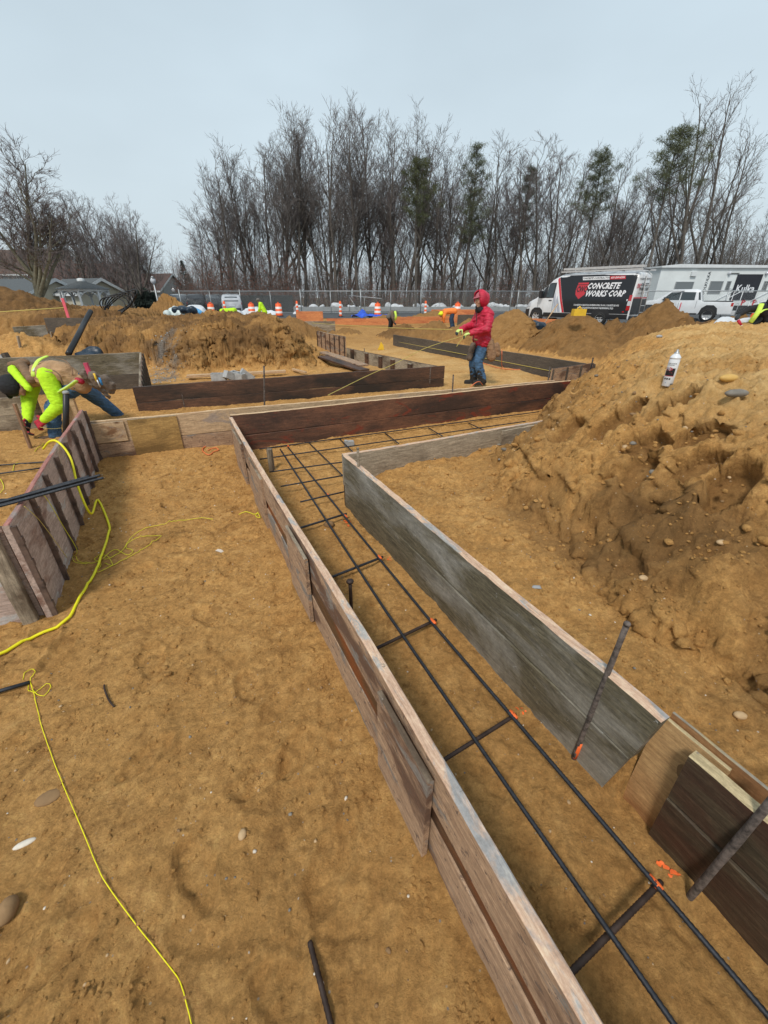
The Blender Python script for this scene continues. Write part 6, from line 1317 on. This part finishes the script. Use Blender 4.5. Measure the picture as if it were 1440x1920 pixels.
# pine: bare leaning trunk, dark needle clumps near the top
def make_pine(key,seed,H,top=.5,nl=16,wid=1.0):
    rn=random.Random(seed); T=MB(); C=MB(); Nn=MB(); P=[Vector((math.sin(i*.5+seed)*.12,math.cos(i*.4)*.1,H*i/12-.3)) for i in range(13)]; T.tube(P,[.19*(1-.85*i/12) for i in range(13)],'bark_grey',8,False,True)
    for k in range(nl):
        t=top+(1-top)*(k/nl); z=H*t; a=k*2.4+rn.uniform(-.4,.4); L=(2.6*(1-((t-top)/(1-top))**1.6*.75)*rn.uniform(.6,1.1))*wid
        p=Vector((0,0,z)); q=[p+Vector((math.cos(a)*L*s,math.sin(a)*L*s,L*(.35*s+.3*s*s)+rn.uniform(-.05,.05))) for s in (0,.35,.7,1)]; C.tube(q,[.05,.035,.022,.01],'bark_grey',4,False,True)
        for m in range(11):
            s=rn.uniform(.2,1.05); c=q[0].lerp(q[-1],s)+Vector((rn.gauss(0,.25),rn.gauss(0,.25),rn.gauss(0,.12)+.1)); C.tube([q[0].lerp(q[-1],s*.85),c],[.014,.006],'twig_brown',3,False,False)
            for w in range(34):
                d=Vector((rn.gauss(0,1),rn.gauss(0,1),rn.gauss(.5,.8))).normalized(); o=d.orthogonal().normalized()*.016; c2=c+Vector((rn.gauss(0,.20),rn.gauss(0,.20),rn.gauss(0,.12))); l=rn.uniform(.16,.30); Nn.add([c2-o,c2+o,c2+d*l+o*.4,c2+d*l-o*.4],[(0,1,2,3)],'needles')
    def mk(b,n):
        me=bpy.data.meshes.new(n); me.from_pydata(b.v,[],b.f); [me.materials.append(MAT[m]) for m in b.mats]; me.polygons.foreach_set('material_index',b.mi); me.polygons.foreach_set('use_smooth',b.sm); me.update(); return me
    protos[key]=(mk(T,'trunk'),mk(C,'crown'),H,mk(Nn,'needles'))
make_pine('pine0',7,16,.58,26,1.05); make_pine('pine1',9,17,.42,30,.95); make_pine('pine2',12,15,.62,28,1.4)
def spruce(seed,H,Rb):
    rn=random.Random(seed); T=MB(); N_=MB(); T.tube([(0,0,-.2),(0,0,H)],[.16,.02],'bark_grey',7)
    for k in range(1900):
        t=rn.random()**.8; z=.4+(H-.4)*t; rad=Rb*(1-t)*(.55+.45*abs(math.sin(z*4.2)))*rn.random()**.45+.03; a=rn.uniform(0,6.28); c=Vector((rad*math.cos(a),rad*math.sin(a),z-rad*.25)); d=Vector((math.cos(a),math.sin(a),-.35)).normalized(); o=Vector((-math.sin(a),math.cos(a),.2))*rn.uniform(.04,.09); l=rn.uniform(.2,.45); N_.add([c-o,c+o,c+d*l],[(0,1,2)],'spruce')
    return T,N_
cnt=[0]
def tree(key,x,y,H,label,rot=None,z=.1,name='bare_tree',lean=0,group=None,sx=1.0):
    pr=protos[key]; H=H*.95; s=H/pr[2]; e=link(name,None,None,Vector((x,y,z))); e.rotation_euler=(0,lean,rot if rot is not None else random.uniform(0,6.28)); e.scale=(s*sx,s*sx,s)
    tag(e,label,'tree',group); t=link('trunk',pr[0],e); c=link('crown',pr[1],e)
    if len(pr)>3: n=link('needles',pr[3],e)
    return e
def tree_px(key,tx,ty,D,label,name='bare_tree',**k):
    p=AT(tx,ty,D); return tree(key,p.x,D,p.z-.1,label,name=name,**k)
rt=random.Random(31); gw='bare trees of the wood behind the fence'; wl='tall leafless tree in the dense wood behind the long fence'
# outline of the wood: (x in the photo of the top, y of the top)
front=[(368,395),(385,345),(405,300),(432,285),(452,282),(478,262),(503,222),(530,212),(556,232),(585,218),(612,206),(640,222),(664,225),(688,206),(712,238),(740,222),(772,228),(800,232),(826,262)]
fl={0:'shortest leafless tree at the left end of the wood',6:'leafless tree with the tall left shoulder of the wood',10:'tall leafless tree reaching highest left of the middle of the wood',13:'tall slim leafless tree reaching highest in the middle of the wood',17:'round topped leafless tree behind the left dark pine'}
for i,(x,y) in enumerate(front[::2]): tree_px('mid%d'%((i+1)%3),x+rt.uniform(-12,22),y+rt.uniform(18,60),58+rt.uniform(0,9),wl,group=gw,sx=rt.uniform(1.1,1.4))
for i,(x,y) in enumerate(front): tree_px('tall%d'%(i%5) if i>2 else 'mid%d'%(i%3),x,y,56+rt.uniform(0,7),fl.get(i,wl),group=None if i in fl else gw,sx=rt.uniform(1.15,1.4))
for i,(x,y) in enumerate([(845,300),(865,310),(880,330),(935,290),(960,275),(985,270),(1012,280),(1040,272),(1066,278),(1092,292),(1168,300),(1190,318),(1210,330),(1225,300)]): tree_px(('mid%d'%(i%3)) if i%2 else 'tall%d'%(i%5),x,y,54+rt.uniform(0,8),wl,group=gw,sx=rt.uniform(1.2,1.5))
for i,(x,y,D) in enumerate([(1345,190,50),(1385,150,49),(1425,125,51),(1440,240,54),(1315,260,54),(1400,280,56)]): tree_px('open2' if i%2==0 else 'open',x,y,D,['leafless tree with wide crown right of the biggest pine','leafless tree leaning up to the top right of the photo','tallest leafless tree at the right edge of the photo','leafless tree at the right edge behind the trailer','thin leafless tree beside the biggest pine','leafless tree above the black banner of the trailer'][i],sx=1.0)
for (x,y,D,k,l) in [(786,285,52,'pine0','dark pine with a tufted crown left of the middle gap'),(896,256,53,'pine1','tall slender pine right of the middle of the wood'),(1135,270,52,'pine0','pine leaning over the roof rack of the van'),(1283,228,46,'pine2','biggest broad crowned pine above the site trailer'),(1000,300,60,'pine1','sparse pine half hidden among bare trees left of the van')]: tree_px(k,x,y,D,l,name='pine_tree')
# filler of the wood, deeper rows
for i in range(62):
    x=rt.uniform(380,1500); top=np.interp(x,[380,450,520,800,850,1200,1500],[400,330,300,300,350,370,330])+rt.uniform(0,110); D=rt.uniform(58,80); tree_px(rt.choice(['thin0','thin1','thin2','mid0','mid2','tall1']),x,top,D,wl,group=gw,sx=rt.uniform(.85,1.2))
for i in range(14):
    x=rt.uniform(1040,1440); tree_px(rt.choice(['thin0','open','thin2']),x,rt.uniform(360,450),rt.uniform(49,54),'slender leafless tree in the front row behind the van and trailer',group='slender trees behind the van and trailer')
# left group
tree_px('big',-32,262,36,'big spreading leafless tree with greenish bark in front of the beige sheds',rot=2.2,sx=1.25)
tree_px('open',-170,300,40,'spreading leafless tree partly outside the left edge',rot=.4,sx=1.1) 
gl='leafless trees in front of the large house'
for i,(x,y,D) in enumerate([(118,385,60),(140,372,64),(158,368,58),(178,360,62),(196,366,60),(214,386,56),(232,405,58),(250,420,60),(266,445,60),(100,400,62),(80,410,66),(150,420,54),(205,430,53),(225,440,56),(60,430,64),(20,420,64)]): tree_px('mid%d'%(i%3) if i%3 else 'round',x,y,D,'leafless tree in the row before the large dark roofed house',group=gl)
tree_px('round',222,395,50,'wide round leafless tree at the right end of the left group',rot=1.1,sx=1.2)
for (px,py,D,Rb,l) in ((340,488,72,2.4,'dark green spruce standing in the gap between the two tree groups'),(352,512,90,2.6,'smaller grey green conifer behind the dark spruce')):
    t=AT(px,py,D); T,N_=spruce(px,t.z-.1,Rb); e=thing('spruce_tree',l,'tree',(t.x,D,.1)); T.build('trunk',e); N_.build('crown',e,fix=False)
for (px,D,Rb,H_) in ((262,50,1.0,2.2),(275,50,1.0,2.4),(288,51,1.0,2.0)):
    T,N_=spruce(px,H_,Rb); e=thing('evergreen_shrub','low evergreen shrub beside the lamp post in front of the red roofed house','shrub',(AT(px,560,D).x,D,.1),0,'evergreen shrubs by the lamp post'); T.build('trunk',e); N_.build('crown',e,fix=False)
# undergrowth and far woodland
def brush(name,n,x0,x1,d0,d1,h0,h1,mat,leafm=None,leaf=0,seed=1,wid=.02):
    rn=random.Random(seed); b=MB()
    for i in range(n):
        D=rn.uniform(d0,d1); px=rn.uniform(x0,x1); X=(px-720)/F/1.13*D; h=rn.uniform(h0,h1); p=Vector((X,D,.1)); d=Vector((rn.gauss(0,.12),rn.gauss(0,.1),1)); tp=p+d*h
        b.tube([p,p.lerp(tp,.5)+Vector((rn.gauss(0,.1),0,0)),tp],[wid*h*.35,wid*h*.22,.006],mat,3,False,False)
        for k in range(5):
            t=rn.uniform(.2,1); q=p.lerp(tp,t); e=q+Vector((rn.gauss(0,.7),rn.gauss(0,.4),rn.uniform(.1,1.0)))*min(1.6,h*.3); b.tube([q,e],[.014,.005],mat,3,False,False)
            for m in range(leaf):
                c=q.lerp(e,rn.random()*1.1)+Vector((rn.gauss(0,.12),rn.gauss(0,.12),rn.gauss(0,.12))); a=Vector((rn.gauss(0,1),rn.gauss(0,1),rn.gauss(0,1))).normalized()*.05; c_=a.orthogonal()*.8; b.add([c-a,c+c_,c+a],[(0,1,2)],leafm)
    return tag(b.build(name,fix=False),None,None,kind='stuff')
brush('undergrowth',1200,350,1520,55,78,2.0,6.5,'twig_brown','dead_leaf',1,3,.012)
brush('undergrowth',900,350,1520,53,60,.8,2.4,'bark_grey','dead_leaf',2,4,.014)
brush('undergrowth',420,330,560,54,62,1.5,6.5,'twig_brown','dead_leaf',7,5,.012)
brush('undergrowth',500,-60,300,56,66,1.0,6.5,'twig_brown','dead_leaf',6,6,.014)
brush('undergrowth',160,600,1000,54,60,2,5,'twig_brown','dead_leaf',8,16,.012)
brush('distant_woodland',2200,-200,1700,95,150,5,11,'twig_purple',None,0,7,.02)
brush('distant_woodland',1900,340,1700,80,96,3,7.5,'twig_brown','dead_leaf',2,8,.02)
brush('distant_woodland',900,1000,1700,84,100,5,11,'bark_grey','needles',3,9,.02)
# ---------------------------------------------------------------- sky and light
w=bpy.data.worlds.new('World'); SC.world=w; w.use_nodes=True; nt=w.node_tree; nt.nodes.clear()
out=nt.nodes.new('ShaderNodeOutputWorld'); bg=nt.nodes.new('ShaderNodeBackground'); sky=nt.nodes.new('ShaderNodeTexSky'); sky.sky_type='NISHITA'; sky.sun_disc=False
sky.sun_elevation=R(52); sky.sun_rotation=R(200); sky.dust_density=4; sky.air_density=1.3
tc=nt.nodes.new('ShaderNodeTexCoord'); sx=nt.nodes.new('ShaderNodeSeparateXYZ'); nt.links.new(tc.outputs['Generated'],sx.inputs[0])
cl=nt.nodes.new('ShaderNodeValToRGB'); cr=cl.color_ramp; cr.elements[0].position=0; cr.elements[0].color=(7.1,8.2,8.8,1); cr.elements[1].position=.9; cr.elements[1].color=(5.2,6.1,6.8,1); e=cr.elements.new(.45); e.color=(6.1,7.35,8.2,1)
nt.links.new(sx.outputs[2],cl.inputs[0])
n=nt.nodes.new('ShaderNodeTexNoise'); n.inputs['Scale'].default_value=1.6; n.inputs['Detail'].default_value=4; mp=nt.nodes.new('ShaderNodeMapping'); mp.inputs['Scale'].default_value=(1,1,2.5); nt.links.new(tc.outputs['Generated'],mp.inputs[0]); nt.links.new(mp.outputs[0],n.inputs['Vector'])
m1=nt.nodes.new('ShaderNodeMapRange'); m1.inputs[1].default_value=.3; m1.inputs[2].default_value=.7; m1.inputs[3].default_value=.90; m1.inputs[4].default_value=1.07; nt.links.new(n.outputs['Fac'],m1.inputs[0])
vm=nt.nodes.new('ShaderNodeVectorMath'); vm.operation='SCALE'; nt.links.new(cl.outputs[0],vm.inputs[0]); nt.links.new(m1.outputs[0],vm.inputs['Scale'])
mx=nt.nodes.new('ShaderNodeMix'); mx.data_type='RGBA'; mx.inputs[0].default_value=.9; nt.links.new(sky.outputs[0],mx.inputs[6]); nt.links.new(vm.outputs[0],mx.inputs[7])
nt.links.new(mx.outputs[2],bg.inputs[0]); bg.inputs[1].default_value=.1; nt.links.new(bg.outputs[0],out.inputs[0])
s=bpy.data.lights.new('sun','SUN'); s.energy=2.4; s.angle=R(12); s.color=(1,.95,.88); so=link('sun',s); so.rotation_euler=(R(38),0,R(200)-math.pi*1.0+R(-20)+math.pi)
az=R(200); el=R(52); sd=Vector((math.sin(az)*math.cos(el),math.cos(az)*math.cos(el),math.sin(el))); so.rotation_euler=sd.to_track_quat('Z','Y').to_euler()
SC.view_settings.view_transform='Standard'; SC.view_settings.look='None'; SC.view_settings.exposure=0; SC.view_settings.gamma=1
SC.render.engine='CYCLES'; SC.cycles.max_bounces=6; SC.cycles.transparent_max_bounces=12; SC.cycles.diffuse_bounces=3; SC.cycles.use_denoising=True
